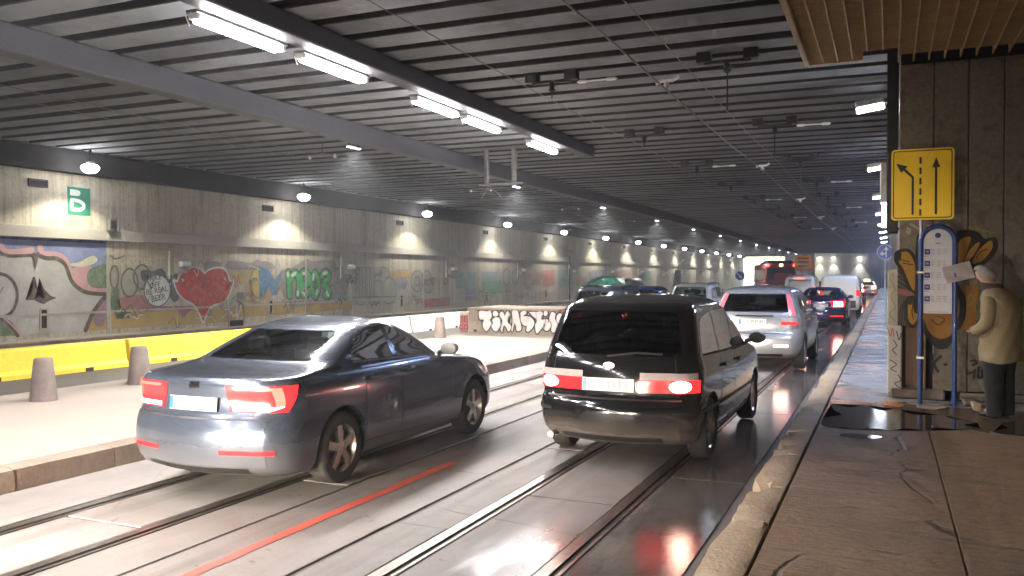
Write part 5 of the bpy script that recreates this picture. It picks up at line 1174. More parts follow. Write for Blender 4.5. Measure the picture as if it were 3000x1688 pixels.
def car(name, label, cat, group, loc, yaw, sp, paint, tail='tail_lit', detail=2, plate=None, plate_text=None):
    t = thing(name, label, cat, loc, yaw, group)
    S = Shape(sp['rows'], sp.get('tp', .05), sp.get('zs', 1), sp.get('ls', 1), sp.get('ws', 1)); zs, ls = sp.get('zs', 1), sp.get('ls', 1)
    ax = [a*ls for a in sp['axles']]; r = sp['wr']; W = S.r[:, 3].max()
    body = S.body(64 if detail >= 2 else 40).mesh('body'); finish(body)
    bo = link('body', body, paint, t)
    cut = []
    def cutter(mb):
        me = mb.mesh('cut'); finish(me); o = bpy.data.objects.new('cut', me); C.objects.link(o); o.parent = t; cut.append(o)
        md = bo.modifiers.new('b', 'BOOLEAN'); md.operation = 'DIFFERENCE'; md.object = o
        try: md.solver = 'MANIFOLD'
        except Exception: md.solver = 'EXACT'
    for a in ax:
        for sg in (-1, 1):
            rr = r*1.16; n = 36
            pts = [(a+rr*math.cos(2*PI*q/n), r+rr*math.sin(2*PI*q/n)+.01) for q in range(n)]
            cutter(MB().prism(pts, sg*(W-.30), sg*(W+.3), 'x'))
    zb, zt = sp['cab'][0]*zs, sp['cab'][1]*zs
    wins = [dict(b=[(y*ls, z*zs) for y, z in w['b']], t=[(y*ls, z*zs) for y, z in w['t']]) for w in sp['win']]
    rw = sp.get('rw')
    if rw: rw = [rw[0], rw[1], rw[2]*zs, rw[3]*zs]
    ww = [sp['ww'][0], sp['ww'][1], sp['ww'][2]*zs, sp['ww'][3]*zs]
    if detail >= 2:
        cutter(S.cavity(zb, zt))
        for w in wins:
            cutter(MB().prism([p for p in w['b']] + [p for p in reversed(w['t'])], -1.4, 1.4, 'x'))
        if rw:
            ya = S.yrear(0, (rw[2]+rw[3])/2); i_ = .012
            cutter(MB().prism([(-rw[0]+i_, rw[2]+i_), (rw[0]-i_, rw[2]+i_), (rw[1]-i_, rw[3]-i_), (-rw[1]+i_, rw[3]-i_)], -1, S.yrear(0, rw[3])+.42, 'y'))
        i_ = .012
        cutter(MB().prism([(-ww[0]+i_, ww[2]+i_), (ww[0]-i_, ww[2]+i_), (ww[1]-i_, ww[3]-i_), (-ww[1]+i_, ww[3]-i_)], S.yfront(0, ww[3])-.4, S.L+1, 'y'))
    bpy.context.view_layer.update()
    m2 = bpy.data.meshes.new_from_object(bo.evaluated_get(bpy.context.evaluated_depsgraph_get()))
    bo.modifiers.clear(); bo.data = m2
    for o in cut: bpy.data.objects.remove(o)
    finish(m2, True, True, 30); m2.materials.clear(); m2.materials.append(M[paint])
    gl = 'glass' if detail >= 2 else 'glass_dark'
    # glass
    if rw: S.back(lambda f: rw[0]+(rw[1]-rw[0])*f, rw[2], rw[3], off=.003).build('rear_window', sp.get('rglass', gl), t, True, flip=False)
    S.back(lambda f: ww[0]+(ww[1]-ww[0])*f, ww[2], ww[3], off=.003, front=True).build('windscreen', gl, t, True, flip=False)
    for w in wins:
        y0, y1 = w['b'][0][0], w['b'][-1][0]; y0, y1 = min(y0, w['t'][0][0]), max(y1, w['t'][-1][0])
        ys = np.linspace(y0, y1, 13)
        for sg in (-1, 1): S.side(sg, ys, pl(w['b']), pl(w['t']), 5, .002).build('side_window', sp.get('sglass', gl), t, True, flip=False)
    # belt line trim
    if detail >= 2 and wins:
        bl = sorted({p for w in wins for p in w['b']}); f = pl(bl); ys = np.linspace(bl[0][0], bl[-1][0], 24)
        for sg in (-1, 1): S.side(sg, ys, lambda y: f(y)-.024, lambda y: f(y)-.004, 1, .006).build('belt_trim', sp.get('trim', 'black_plastic'), t, True, flip=False)
    # doors: panels standing a hair proud over a dark gap
    if detail >= 1:
        for (y0, y1, z0, z1) in sp['doors']:
            y0, y1, z0, z1 = y0*ls, y1*ls, z0*zs, z1*zs
            for sg in (-1, 1):
                ys = np.linspace(y0, y1, 9)
                S.side(sg, np.linspace(y0-.008, y1+.008, 9), lambda y: z0-.008, lambda y: z1, 8, .0012).build('door_gap', 'black_plastic', t, True, flip=False)
                d = S.side(sg, ys, lambda y: z0, lambda y: z1, 8, .0032).build('door', paint, t, True, flip=False)
                hx = S.xs(y0+.12, z1-.12); MB().cbox(min(sg*(hx+.004), sg*(hx+.04)), max(sg*(hx+.004), sg*(hx+.04)), y0+.06, y0+.26, z1-.125, z1-.09, .01).build('handle', sp.get('handle', paint), d)
    # sill / bumper strips
    bz0, bz1, bm_ = sp['bumper']
    S.back(lambda f: W*.78, bz0*zs, bz1*zs, 16, 6, .006).build('bumper', paint if bm_ is None else bm_, t, True, flip=False)
    if detail >= 2:
        S.back(lambda f: W*.80, bz1*zs, bz1*zs+.014, 16, 1, .007).build('bumper_gap', 'black_plastic', t, True, flip=False)
        S.back(lambda f: W*.6, S.r[0, 0]+.03, S.r[0, 0]+.09, 12, 2, .008).build('valance', 'black_plastic', t, True, flip=False)
    # tailgate
    if 'gate' in sp and detail >= 1:
        a, b, z0, z1 = sp['gate']; z0 *= zs; z1 *= zs
        S.back(lambda f: a+(b-a)*f+.007, z0-.007, z1, 16, 10, .0012).build('tailgate_gap', 'black_plastic', t, True, flip=False)
        S.back(lambda f: a+(b-a)*f, z0, z1, 16, 10, .0032).build('tailgate', paint, t, True, flip=False)
    # tail lamps
    for L in sp['tail']:
        u0, u1, z0, z1, mt = L['u0'], L['u1'], L['z0']*zs, L['z1']*zs, L.get('m')
        for sg in (-1, 1):
            o = S.wrap(sg, u0, u1, z0, z1, 10, L.get('rows', 6), L.get('off', .010)).build(L.get('n', 'tail_light'), mt or tail, t, True, flip=False)
    # plate
    if 'plate' in sp:
        px, pz, pw, ph = sp['plate']; pz *= zs; y = S.yrear(px, pz); y2 = S.yrear(px, pz+.05); tilt = math.atan2(y2-y, .05)
        p = MB().cbox(-pw/2, pw/2, -.014, -.004, -ph/2, ph/2, .003).build('number_plate', 'plate', t, loc=(px, y-.004, pz), rot=(-tilt, 0, 0))
        MB().box(-pw/2+.004, -pw/2+.045, -.0155, -.0142, -ph/2+.004, ph/2-.004).build('plate_band', 'sign_blue', p)
        if plate_text: text_obj('plate_lettering', plate_text, ph*.82, 'sign_black', p, (.022, -.0148, 0), (PI/2, 0, 0), sx=.82, ext=.0004)
        elif detail >= 2:
            xx = -pw/2+.07
            for q in range(7):
                xx += .015 if q in (2, 6) else 0
                ribbon(MB(), smooth_line([(xx+R.uniform(0, .02), ph*.3), (xx+R.uniform(.0, .03), 0), (xx+R.uniform(0, .03), -ph*.3)], False, 3), .012, lambda a, b, l: (a, -.0152-l, b)).build('worn_character', 'print_grey', p, flip=False); xx += .058
    # wheels
    key = (r, sp.get('ww_', .2), sp.get('spokes', 5))
    if key not in WM: WM[key] = wheel_meshes(r, sp.get('ww_', .2), sp.get('spokes', 5))
    for a in ax:
        for sg in (-1, 1):
            w = link('wheel', WM[key][0], 'rubber', t, (sg*(W-.125), a, r), (R.uniform(0, 3), 0, 0 if sg > 0 else PI))
            link('rim', WM[key][1], sp.get('rim', 'alloy'), w)
    # mirrors
    my, mz = sp['mirror'][0]*ls, sp['mirror'][1]*zs
    for sg in (-1, 1):
        x = S.xs(my, mz-.05)
        m = MB().lathe([(.02, -.07), (.075, -.055), (.085, .0), (.07, .045), (.02, .06)], 16, 'y'); m.v = [(q[0]*1.25, q[1], q[2]*.85) for q in m.v]
        mo = m.build('mirror', sp.get('mirror_mat', paint), t, True, loc=(sg*(x+.13), my, mz+.02))
        MB().tube([(-sg*.15, .02, -.05), (-sg*.03, .0, -.02)], .025, 8).build('stalk', 'black_plastic', mo)
    # seats
    if detail >= 2:
        for (x, y, z) in sp['seats']:
            y *= ls; z *= zs
            sm = MB().cbox(x-.23, x+.23, y-.02, y+.10, z-.5, z+.06, .04).build('seat', 'seat', t, True)
            MB().cbox(x-.13, x+.13, y-.03, y+.06, z+.10, z+.27, .035).build('headrest', 'seat', sm, True)
    if sp.get('rails'):
        z = sp['rails']*zs
        for sg in (-1, 1):
            x = S.xs(S.L*.4, z)-.02
            MB().tube([(sg*x, S.L*.16, z-.02), (sg*x, S.L*.19, z+.05), (sg*x*1.01, S.L*.38, z+.06), (sg*x, S.L*.53, z+.05), (sg*x, S.L*.56, z-.02)], .016, 8).build('roof_rail', 'dark_metal', t, True)
    return t, S

def K(v): return lambda f: v
SEDAN = dict(rows=[(.19, .20, 4.46, .79, .30, .35, .10), (.25, .07, 4.60, .86, .32, .40, .10), (.36, .015, 4.66, .895, .34, .45, .10), (.50, .0, 4.68, .905, .34, .5, .10), (.62, .015, 4.67, .905, .34, .5, .10), (.685, .045, 4.64, .905, .34, .5, .10), (.71, .085, 4.60, .903, .33, .5, .09),
    (.85, .115, 4.38, .898, .32, .5, .08), (.93, .115, 4.05, .885, .3, .55, .07), (.985, .125, 3.66, .868, .28, .6, .07), (1.015, .17, 3.42, .852, .26, .6, .07), (1.035, .36, 3.30, .838, .25, .55, .06), (1.06, .62, 3.22, .82, .24, .5, .05), (1.09, .80, 3.14, .80, .23, .45, .05),
    (1.18, 1.02, 2.98, .755, .22, .4, .05), (1.28, 1.26, 2.78, .70, .22, .38, .05), (1.36, 1.47, 2.58, .65, .22, .36, .05), (1.405, 1.64, 2.42, .605, .24, .34, .04), (1.435, 1.84, 2.28, .53, .26, .3, .03), (1.452, 2.0, 2.17, .40, .2, .2, .02), (1.46, 2.08, 2.12, .2, .1, .1, .01)],
    axles=(1.02, 3.71), wr=.325, spokes=5, cab=(1.08, 1.395), bumper=(.30, .68, None), plate=(0, .80, .52, .115), mirror=(2.98, 1.06),
    win=[dict(b=[(1.28, 1.09), (1.98, 1.075)], t=[(1.28, 1.13), (1.45, 1.27), (1.7, 1.345), (1.98, 1.365)]), dict(b=[(2.06, 1.07), (2.86, 1.05)], t=[(2.06, 1.365), (2.25, 1.35), (2.5, 1.27), (2.86, 1.08)])],
    rw=(.60, .50, 1.105, 1.35), ww=(.70, .55, 1.10, 1.38), doors=[(1.38, 2.0, .33, 1.03), (2.02, 3.1, .31, 1.03)], gate=(.58, .52, .72, 1.01),
    tail=[dict(u0=lambda f: .66-.1*f, u1=lambda f: 1.62+.25*f, z0=.745, z1=.965), dict(u0=lambda f: .74-.06*f, u1=lambda f: 1.55, z0=.925, z1=.95, m='tail_red_hot', off=.014, n='light_strip'), dict(u0=lambda f: .72, u1=lambda f: 1.35+.2*f, z0=.758, z1=.79, m='tail_hot', off=.014, n='light_strip'), dict(u0=lambda f: 1.42-.05*f, u1=lambda f: 1.56, z0=.79, z1=.925, m='tail_red_hot', off=.014, n='light_strip'), dict(u0=K(.62), u1=K(1.5), z0=.40, z1=.435, m='tail_lit', off=.012, n='reflector')],  # the bumper reflectors are given a red glow of their own
    seats=[(-.37, 2.2, 1.06), (.37, 2.2, 1.06), (-.36, 1.35, 1.02), (.36, 1.35, 1.02)], trim='chrome')
MPV = dict(rows=[(.21, .20, 4.28, .76, .28, .35, .10), (.29, .06, 4.40, .82, .30, .4, .10), (.42, .005, 4.46, .86, .32, .45, .10), (.55, .0, 4.47, .87, .32, .45, .10), (.63, .02, 4.46, .872, .32, .45, .10), (.67, .075, 4.44, .872, .31, .45, .09), (.70, .11, 4.42, .872, .30, .45, .085),
    (.85, .125, 4.34, .872, .28, .5, .08), (.95, .14, 4.12, .865, .27, .5, .08), (1.02, .16, 3.75, .85, .26, .5, .075), (1.07, .185, 3.42, .835, .25, .5, .07), (1.15, .22, 3.26, .82, .24, .45, .07), (1.28, .29, 3.02, .79, .23, .42, .07), (1.42, .37, 2.74, .755, .22, .4, .065),
    (1.53, .46, 2.48, .72, .22, .38, .06), (1.59, .56, 2.30, .675, .24, .36, .05), (1.63, .74, 2.14, .605, .26, .34, .04), (1.66, 1.02, 1.95, .48, .25, .3, .03), (1.675, 1.35, 1.72, .22, .1, .1, .01)],
    axles=(.88, 3.55), wr=.315, spokes=6, cab=(1.06, 1.56), bumper=(.28, .66, None), plate=(-.02, .80, .54, .13), mirror=(3.05, 1.09), mirror_mat='black_plastic',
    win=[dict(b=[(.62, 1.10), (1.28, 1.085)], t=[(.62, 1.2), (.8, 1.44), (1.28, 1.50)]), dict(b=[(1.36, 1.08), (2.05, 1.07)], t=[(1.36, 1.50), (2.05, 1.51)]), dict(b=[(2.13, 1.07), (3.02, 1.05)], t=[(2.13, 1.51), (2.4, 1.47), (2.65, 1.35), (3.02, 1.09)])],
    rw=(.67, .59, 1.09, 1.52), ww=(.70, .60, 1.12, 1.52), doors=[(1.32, 2.06, .36, 1.03), (2.08, 3.12, .34, 1.03)], gate=(.66, .62, .70, 1.06),
    tail=[dict(u0=lambda f: .50, u1=lambda f: 1.8, z0=.735, z1=.86), dict(u0=lambda f: .52, u1=lambda f: 1.72, z0=.862, z1=.93, m='clear_lens', n='indicator'), dict(u0=lambda f: 1.28-.24*math.sqrt(max(0, 1-(2*f-1)**2)), u1=lambda f: 1.28+.24*math.sqrt(max(0, 1-(2*f-1)**2)), z0=.742, z1=.856, m='tail_hot', off=.016, n='bulb', rows=18)],
    seats=[(-.37, 2.25, 1.14), (.37, 2.25, 1.14), (-.38, 1.4, 1.12), (.02, 1.4, 1.12), (.4, 1.4, 1.12)], rglass='glass_dark')
SUV = dict(rows=[(.27, .22, 4.28, .78, .28, .35, .10), (.36, .06, 4.44, .86, .30, .4, .10), (.48, .01, 4.52, .90, .32, .45, .10), (.60, .0, 4.54, .91, .32, .45, .10), (.72, .02, 4.54, .912, .32, .45, .10), (.77, .07, 4.52, .912, .31, .45, .09), (.80, .105, 4.50, .91, .30, .45, .085),
    (.95, .13, 4.36, .908, .28, .5, .08), (1.05, .15, 4.05, .895, .27, .5, .08), (1.11, .18, 3.6, .88, .26, .5, .075), (1.16, .215, 3.42, .86, .25, .5, .07), (1.28, .31, 3.18, .82, .24, .45, .07), (1.40, .42, 2.95, .775, .23, .42, .07), (1.50, .52, 2.70, .735, .22, .4, .065),
    (1.58, .62, 2.46, .68, .22, .38, .06), (1.625, .74, 2.3, .62, .24, .36, .05), (1.655, .95, 2.1, .52, .26, .34, .04), (1.675, 1.2, 1.9, .36, .2, .2, .03), (1.685, 1.45, 1.7, .18, .1, .1, .01)],
    axles=(.95, 3.57), wr=.345, ww_=.225, spokes=5, cab=(1.13, 1.59), bumper=(.36, .75, None), plate=(-.02, .98, .53, .115), mirror=(3.1, 1.14),
    win=[dict(b=[(.78, 1.20), (1.32, 1.16)], t=[(.78, 1.26), (.95, 1.45), (1.32, 1.53)]), dict(b=[(1.4, 1.155), (2.1, 1.15)], t=[(1.4, 1.535), (2.1, 1.54)]), dict(b=[(2.18, 1.15), (3.05, 1.13)], t=[(2.18, 1.54), (2.45, 1.50), (2.7, 1.40), (3.05, 1.16)])],
    rw=(.66, .55, 1.17, 1.52), ww=(.72, .58, 1.2, 1.55), doors=[(1.36, 2.12, .42, 1.10), (2.14, 3.15, .40, 1.10)], gate=(.68, .66, .80, 1.12),
    tail=[dict(u0=lambda f: 1.12+.1*f, u1=lambda f: 1.52-.1*f, z0=1.10, z1=1.54, m='tail_pink'), dict(u0=K(.86), u1=K(1.55), z0=.93, z1=.985, m='tail_lit'), dict(u0=K(.86), u1=K(1.55), z0=.99, z1=1.06, m='clear_lens', n='indicator'), dict(u0=K(.72), u1=K(1.2), z0=.50, z1=.54, m='tail_hot', off=.012, n='fog_light')],
    seats=[(-.4, 2.2, 1.2), (.4, 2.2, 1.2), (-.4, 1.35, 1.18), (.4, 1.35, 1.18)], rglass='glass_dark', handle='chrome')
VAN = dict(rows=[(.24, .12, 4.70, .86, .14, .3, .05), (.36, .02, 4.82, .93, .15, .35, .05), (.55, .0, 4.88, .95, .15, .4, .05), (.70, .03, 4.88, .952, .14, .4, .04), (.74, .06, 4.87, .952, .13, .4, .035), (1.0, .065, 4.75, .95, .13, .4, .035), (1.12, .07, 4.45, .945, .13, .4, .035), (1.2, .075, 4.2, .94, .13, .4, .035),
    (1.45, .10, 3.8, .915, .13, .35, .035), (1.68, .13, 3.45, .885, .14, .35, .035), (1.80, .17, 3.2, .85, .16, .35, .03), (1.87, .26, 3.0, .79, .2, .35, .03), (1.92, .5, 2.7, .66, .25, .3, .02), (1.945, .9, 2.3, .42, .2, .2, .01), (1.955, 1.3, 1.9, .18, .1, .1, .01)],
    axles=(.95, 3.85), wr=.335, spokes=8, cab=(1.18, 1.78), bumper=(.34, .70, 'black_plastic'), plate=(-.3, .92, .5, .11), mirror=(3.6, 1.25), mirror_mat='black_plastic',
    win=[dict(b=[(3.0, 1.22), (3.75, 1.2)], t=[(3.0, 1.70), (3.2, 1.66), (3.75, 1.24)])], ww=(.76, .66, 1.25, 1.74), rw=(.72, .66, 1.25, 1.68), doors=[(2.9, 3.8, .42, 1.18)], gate=(.80, .74, .74, 1.80),
    tail=[dict(u0=lambda f: .98, u1=lambda f: 1.9, z0=.92, z1=1.22)], seats=[(-.45, 2.75, 1.3), (.45, 2.75, 1.3)], trim='black_plastic')
def var(base, **k): d = dict(base); d.update(k); return d

paint_mat_ = paint_mat
M['paint_slate'] = paint_mat('slate_blue_car_paint', (.07, .088, .125), .6, .24, .7, (.40, .37, .345), .52)
M['paint_black'] = paint_mat('black_car_paint', (.009, .009, .011), .2, .14, .85, (.40, .34, .29), .46)
M['paint_silver'] = paint_mat('silver_car_paint', (.50, .52, .56), .7, .27, .55, (.46, .37, .29), .80)
M['paint_blue'] = paint_mat('navy_car_paint', (.014, .018, .09), .4, .22, .4, (.24, .19, .15), .5)
M['paint_white'] = paint_mat('white_car_paint', (.66, .65, .63), .0, .35, .5, (.40, .34, .28), .8)
M['paint_greyblue'] = paint_mat('grey_blue_car_paint', (.07, .08, .12), .5, .28, .4, (.26, .22, .18), .5)
M['paint_blue2'] = paint_mat('blue_car_paint', (.015, .035, .16), .4, .26, .4, (.24, .2, .16), .5)
M['paint_taxi'] = paint_mat('pale_yellow_car_paint', (.55, .50, .25), .0, .35, .4, (.35, .3, .25), .6)
M['paint_dark'] = paint_mat('dark_car_paint', (.02, .018, .022), .3, .25, .4, (.2, .17, .14), .5)

sedan, SS = car('sedan_car', 'dark slate blue sedan with glowing tail lamps nearest the viewer', 'car', None, (-5.38, 5.42, .004), math.radians(0), SEDAN, 'paint_slate')
SS.back(K(.05), .93, .985, 6, 3, .012).build('badge', 'chrome', sedan, True, flip=False)
mpv, SM = car('people_carrier', 'black people carrier with muddy bumper in the lane by the pavement', 'car', None, (-2.52, 8.02, .004), math.radians(-1.2), MPV, 'paint_black')
for sg in (-1, 1): SM.wrap(sg, K(1.2), K(2.9), .52, .56, 16, 1, .008).build('side_moulding', 'black_plastic', mpv, True, flip=False)
m = MB().lathe([(.001, -.004), (.06, -.004), (.064, .0), (.05, .004)], 20, 'y'); m.v = [(q[0], q[1], q[2]*.55) for q in m.v]
m.build('badge', 'steel', mpv, True, loc=(-.02, SM.yrear(0, 1.0)-.012, .99))
MB().tube([(-.05, SM.yrear(0, 1.085)-.02, 1.08), (.25, SM.yrear(.2, 1.12)-.02, 1.12), (.5, SM.yrear(.5, 1.11)-.02, 1.11)], .011, 6).build('rear_wiper', 'black_plastic', mpv)
MB().lathe([(.035, -.05), (.035, .25)], 12, 'y', (-.62, .12, .27)).build('exhaust', 'steel', mpv, True)
suv, SV = car('silver_suv', 'silver SUV with tall pink tail lamps ahead of the black people carrier', 'car', None, (-2.42, 17.2, .004), math.radians(-.8), SUV, 'paint_silver', plate_text='CA 9939 BE')
MB().tube([(-.1, SV.yrear(0, 1.175)-.02, 1.175), (.3, SV.yrear(.3, 1.19)-.022, 1.19), (.56, SV.yrear(.56, 1.18)-.022, 1.18)], .012, 6).build('rear_wiper', 'black_plastic', suv)
SV.back(K(.36), 1.085, 1.11, 10, 1, .02).build('chrome_strip', 'chrome', suv, True, flip=False)
SV.back(lambda f: .62, 1.53, 1.56, 12, 1, .03).build('spoiler', 'paint_silver', suv, True, flip=False)
SEDAN2 = var(SEDAN, tail=[dict(u0=lambda f: .70-.1*f, u1=lambda f: 1.6+.2*f, z0=.745, z1=.98), dict(u0=lambda f: .82, u1=lambda f: 1.42, z0=.775, z1=.955, m='tail_hot', off=.014, n='bulb'), dict(u0=K(.62), u1=K(1.5), z0=.40, z1=.44, m='tail_lit', off=.012, n='reflector')])  # bumper reflectors glow red here too, though no lamps
nav, SN = car('navy_sedan', 'navy blue sedan with a bright tail lamp ahead of the silver SUV', 'car', None, (-2.25, 33.2, .004), 0, SEDAN2, 'paint_blue')
van, SP = car('panel_van', 'tall plain white panel van behind the navy sedan', 'van', None, (-2.15, 44.6, .004), 0, var(VAN, rw=None), 'paint_white', 'tail_lit', 1)
car('far_car', 'dark car with red brake lamps ahead of the white panel van', 'car', None, (-2.35, 66.0, .004), 0, SEDAN2, 'paint_dark', 'tail_red_hot', 1)
txi, ST = car('taxi', 'pale yellow taxi with a roof light at the far head of the queue', 'car', None, (-1.75, 84.0, .004), 0, SEDAN2, 'paint_taxi', 'tail_red_hot', 1)
MB().cbox(-.25, .25, 2.0, 2.15, 1.46, 1.6, .03).build('roof_light', 'amber', txi)
wv, SW = car('white_minivan', 'white minivan with a bright red high brake lamp in the left lane', 'van', None, (-4.95, 55.0, .004), 0, VAN, 'paint_white', 'tail_red_hot', 2)
SW.back(K(.28), 1.72, 1.79, 8, 2, .03).build('high_brake_lamp', 'tail_red_hot', wv, True, flip=False)
car('far_car', 'dark red car with lit brake lamps beside the trolleybus', 'car', None, (-5.6, 70.0, .004), 0, SEDAN2, 'paint_dark', 'tail_red_hot', 1)
car('dark_hatchback', 'small dark hatchback ahead of the white minivan', 'car', None, (-4.35, 64.5, .004), 0, var(MPV, zs=.9), 'paint_dark', 'tail_lit', 1)
G = 'cars parked at the end of the tram island'
car('estate_car', 'grey blue estate car with roof rails parked behind the graffiti parapet', 'car', G, (-7.52, 22.75, .0), 0, var(MPV, zs=.965, rails=1.60, rglass='glass'), 'paint_greyblue', 'tail_red_hot')
car('blue_hatchback', 'bright blue hatchback parked ahead of the grey blue estate', 'car', G, (-7.85, 28.2, .0), 0, var(MPV, zs=.93, ls=.84), 'paint_blue2', 'tail_dim')
car('white_estate', 'white high roofed car with roof rails parked beside the silver SUV', 'car', G, (-7.05, 32.8, .0), math.radians(-3), var(MPV, zs=.97, rails=1.61, rglass='glass'), 'paint_white', 'tail_dim')

# cars following behind the viewpoint: their headlamps fall on the bumpers in view
def head_lamps(t, S, e):
    for sg in (-1, 1):
        S.wrap(sg, K(3.45), K(4.6), .68, .80, 8, 3, .01).build('headlight', 'headlight', t, True, flip=False)
        y = S.yfront(.62, .74)+.06
        lamp('SPOT', 'headlamp_beam', t, (sg*.62, y, .72), e, (1, .86, .70), (math.radians(84), 0, 0), spot_size=math.radians(52), spot_blend=.8, shadow_soft_size=.07)
c1, S1 = car('following_car', 'dark car with lit headlamps following the slate sedan', 'car', 'cars following behind the viewpoint', (-5.5, -3.6, .004), 0, SEDAN2, 'paint_dark', 'tail_dim', 1); head_lamps(c1, S1, 420)
c2, S2 = car('following_car', 'dark car with lit headlamps following the black people carrier', 'car', 'cars following behind the viewpoint', (-2.55, -4.6, .004), 0, var(MPV, zs=.9), 'paint_dark', 'tail_dim', 1); head_lamps(c2, S2, 140)
for t_, S_, e_ in ((sedan, SS, 60), (mpv, SM, 50), (suv, SV, 80), (nav, SN, 80), (van, SP, 60)): head_lamps(t_, S_, e_)

# ------------------------------------------------------------------ barriers, bollards, parapet
def barrier(label, y0, y1, mat, grp):
    t = thing('road_barrier', label, 'barrier', (-14.75, y0, -.003), 0, grp)
    L = y1-y0
    prof = [(-.24, 0), (.24, 0), (.24, .08), (.19, .16), (.135, .50), (.11, .56), (-.11, .56), (-.135, .50), (-.19, .16), (-.24, .08)]
    g = []
    for yy in (0, .02, L-.02, L):
        k = .9 if yy in (0, L) else 1
        g.append([(x*k, yy, max(0, z*(1 if k == 1 else .985))) for x, z in prof] + [(prof[0][0]*k, yy, 0)])
    mb = MB().grid(g); n = 11; mb.f += [tuple(range(10)), tuple(3*n+k for k in range(9, -1, -1))]
    mb.build('shell', mat, t)
    for f in (.28, .76): MB().cbox(.2, .252, L*f-.09, L*f+.09, .0, .075, .005).build('drain_slot', 'groove', t)
    MB().cbox(-.05, .05, L-.03, L+.06, .1, .45, .01).build('coupling', 'black_plastic', t)
barrier('yellow plastic road barrier behind the nearer bollard', 9.05, 13.1, 'yellow_plastic', 'yellow road barriers')
barrier('yellow plastic road barrier behind the slate sedan roof', 13.2, 17.2, 'yellow_plastic', 'yellow road barriers')
barrier('white plastic road barrier seen above the sedan roof', 20.6, 24.7, 'white_plastic', 'white road barriers')
barrier('white plastic road barrier ending at the graffiti parapet', 24.8, 28.9, 'white_plastic', 'white road barriers')
for x, y, lb, s in ((-10.45, 8.0, 'tapered granite bollard in front of the yellow barrier, nearest', 1), (-10.70, 9.85, 'tapered granite bollard just left of the slate sedan boot', 1.02), (-11.2, 20.55, 'stained tapered bollard beside the red lettered block', 1.0)):
    t = thing('bollard', lb, 'bollard', (x, y, .2), R.uniform(0, 3), 'tapered granite bollards')
    mb = MB(); n = 20; pr_ = [(.175, 0), (.17, .05), (.165, .1), (.15, .25), (.135, .4), (.122, .52), (.118, .555), (.105, .575), (.05, .58)]
    mb.lathe(pr_, n, 'z'); mb.v = [(a*(1+R.uniform(-.02, .02))*s, b*(1+R.uniform(-.02, .02))*s, c*s) for a, b, c in mb.v]
    mb.build('post', 'granite_post', t, True)
par = thing('graffiti_parapet', 'low brown parapet wall with silver bubble lettering', 'wall', (0, 0, .2))
MB().box(-11.25, -8.45, 22.42, 24.6, -.15, .70).build('core', M['kerb_brown'], par)
MB().cbox(-11.3, -8.4, 22.38, 24.65, .70, .76, .012).build('coping', M['kerb_brown'], par)
pw = [-11.24, -10.3, -9.37, -8.46]
for i in range(3): MB().cbox(pw[i]+.004, pw[i+1]-.004, 22.40, 22.42, -.02, .695, .004).build('panel', M['kerb_brown'], par)
MB().cbox(-11.72, -11.27, 22.75, 24.6, -.15, .62, .015).build('side_block', M['ledge'], par)
MB().cbox(-11.70, -11.44, 22.72, 22.748, .03, .52, .004).build('red_plaque', faded('plaque', (.50, .16, .14), (.45, .3, .26), .2), par)
text_obj('plaque_lettering', 'SE', .24, faded('plaque_red', (.20, .02, .02), (.3, .1, .1), .1), par, (-11.57, 22.715, .40), (PI/2, 0, 0))
text_obj('plaque_lettering', 'CO', .22, M['spray_paint_plaque_red'] if 'spray_paint_plaque_red' in M else bpy.data.materials['spray_paint_plaque_red'], par, (-11.57, 22.715, .16), (PI/2, 0, 0))
MB().box(-11.08, -10.98, 22.392, 22.399, .06, .13).build('drain_hole', 'groove', par)
SL = faded('parapet_silver', (.58, .54, .52), (.3, .24, .2), .22); BK = faded('parapet_black', (.035, .028, .025), (.2, .15, .12), .15)
for i, pts in enumerate(PARAPET_LETTERS):
    pts = [(p[0], p[1]-.2) for p in pts]
    sm = smooth_line(pts, True, 4)
    mb = MB(); ribbon(mb, sm+[sm[0]], .075, lambda a, b, l, i=i: (a, 22.396-.0004*i-l, b)); mb.build('letter_outline', BK, par, flip=False)
    flat_poly(MB(), sm, lambda a, b, l, i=i: (a, 22.3935-.0004*i-.003, b)).build('letter_fill', SL, par, flip=False)
text_obj('graffiti_tag', '13', .16, BK, par, (-8.78, 22.38, .42), (PI/2, 0, 0))

# ------------------------------------------------------------------ green tarpaulin heap on a covered cart
tp = thing('covered_cart', 'grey covered cart heaped with a crumpled green tarpaulin', 'cart', (-12.3, 41.0, -.003))
def dome(rx, ry, h, z0, amp, seed, n=18, m=9):
    rr = random.Random(seed); g = []; ph = [rr.uniform(0, 6) for _ in range(6)]
    for i in range(m+1):
        f = i/m; row = []
        for j in range(n+1):
            a = 2*PI*j/n; k = math.cos(f*PI/2)**.6; w = 1+amp*math.sin(3*a+ph[0]+4*f)+amp*.7*math.sin(7*a+ph[1]-6*f)
            row.append((rx*k*w*math.cos(a), ry*k*w*math.sin(a), z0+h*math.sin(f*PI/2)*(1+amp*.5*math.sin(5*a+ph[2])*k)))
        g.append(row)
    return MB().grid(g)
dome(1.0, 1.7, 1.45, .25, .03, 3).build('cover', M['paint_greyblue'], tp, True)
dome(.95, 1.0, .48, 1.42, .13, 5, 26, 10).build('tarpaulin', 'tarp_green', tp, True, loc=(-.35, -.2, 0))
dome(.6, .9, .35, 1.45, .05, 9).build('bundle', 'dark_metal', tp, True, loc=(.6, .4, 0))
for sx in (-.7, .7):
    for sy in (-.9, .9): MB().lathe([(.05, -.06), (.28, -.06), (.3, 0), (.28, .06), (.05, .06)], 18, 'x', (sx, sy, .3)).build('wheel', 'rubber', tp, True)

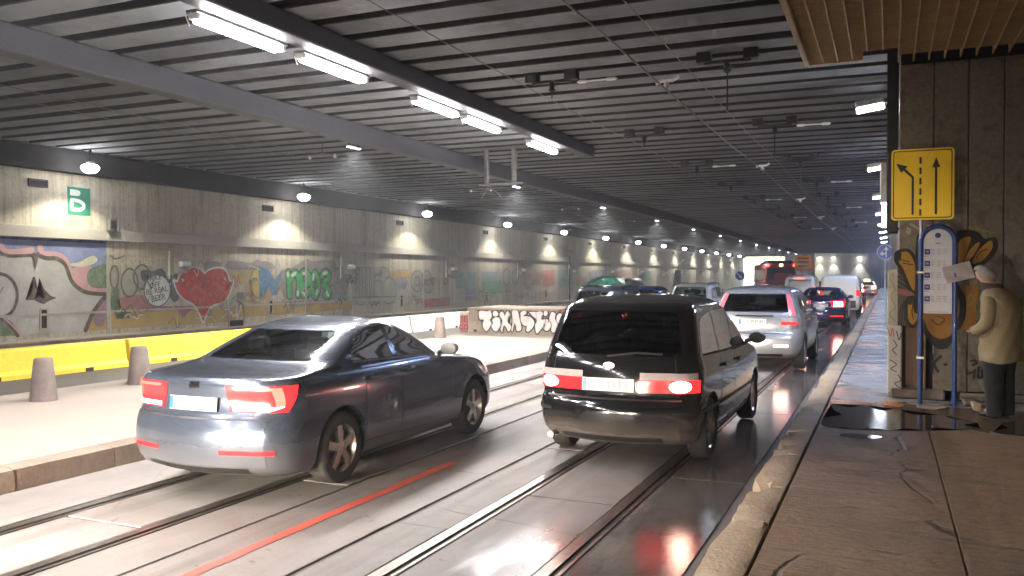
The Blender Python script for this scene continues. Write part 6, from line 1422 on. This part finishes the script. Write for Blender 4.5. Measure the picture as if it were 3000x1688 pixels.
# ------------------------------------------------------------------ trolleybus waiting at the exit
tb = thing('trolleybus', 'dark red trolleybus with roof poles waiting before the bright exit', 'trolleybus', (-8.1, 74.0, .004), math.radians(13))
M['bus_red'] = plain('trolleybus_red', (.26, .02, .02), .35, coat=.5)  # body red raised to carry the glow of the red lamps
M['bus_cream'] = plain('trolleybus_upper', (.20, .03, .03), .45)
MB().cbox(-1.25, 1.25, 0, 10.5, .32, 1.25, .08).build('lower_body', 'bus_red', tb, True)
MB().cbox(-1.24, 1.24, .03, 10.47, 1.255, 2.95, .10).build('upper_body', 'bus_cream', tb, True)
MB().cbox(-1.1, 1.1, -.012, .028, 1.55, 2.62, .01).build('rear_window', 'black_plastic', tb)
MB().cbox(-.55, .85, -.028, -.013, 1.35, 2.15, .004).build('rear_advert', M['bus_red'], tb)
for k in range(6):
    for s in (-1, 1): MB().cbox(s*1.235-.012, s*1.235+.012, .5+1.6*k, 1.9+1.6*k, 1.55, 2.5, .01).build('side_window', 'glass_dark', tb)
MB().cbox(-1.0, 1.0, .8, 4.6, 2.96, 3.22, .05).build('roof_gear', 'dark_metal', tb)
MB().cbox(-.9, .9, 5.2, 8.2, 2.96, 3.12, .05).build('roof_gear', 'dark_metal', tb)
for s in (-1, 1):
    MB().lathe([(.02, -.03), (.11, -.02), (.12, .0), (.1, .02)], 14, 'y', (s*1.05, -.01, 2.80)).build('high_lamp', 'tail_red_hot', tb)
    MB().cbox(s*1.0-.1, s*1.0+.1, -.03, .0, .75, 1.05, .01).build('tail_light', 'tail_red_hot', tb)
    MB().tube([(s*.3, 4.2, 3.2), (s*.32, 1.0, 4.0), (s*.33, -1.6, 4.62)], .03, 6).build('trolley_pole', 'dark_metal', tb)
    for y in (2.4, 8.0): 
        w = MB().lathe([(.2, -.12), (.44, -.12), (.47, 0), (.44, .12), (.2, .12)], 22, 'x', (s*1.14, y, .47)).build('wheel', 'rubber', tb, True)
MB().cbox(-.12, .12, -.03, .0, 2.72, 2.9, .01).build('amber_lamp', 'amber', tb)
MB().cbox(-1.15, 1.15, -.06, .0, .38, .62, .02).build('bumper', 'black_plastic', tb)

# ------------------------------------------------------------------ exhaust haze in the underpass
m, nt, out = newmat('exhaust_haze')
pv = nd(nt, 'ShaderNodeVolumePrincipled'); pv.inputs['Color'].default_value = (.86, .90, 1, 1); pv.inputs['Density'].default_value = .0018; pv.inputs['Anisotropy'].default_value = .25
nt.links.new(pv.outputs[0], out.inputs['Volume']); M['haze'] = m
tag(MB().box(-30, 8, -40, 180, -1.5, 7.2).build('haze', 'haze'), 'thin bluish exhaust haze hanging in the underpass', None, None, 'stuff')
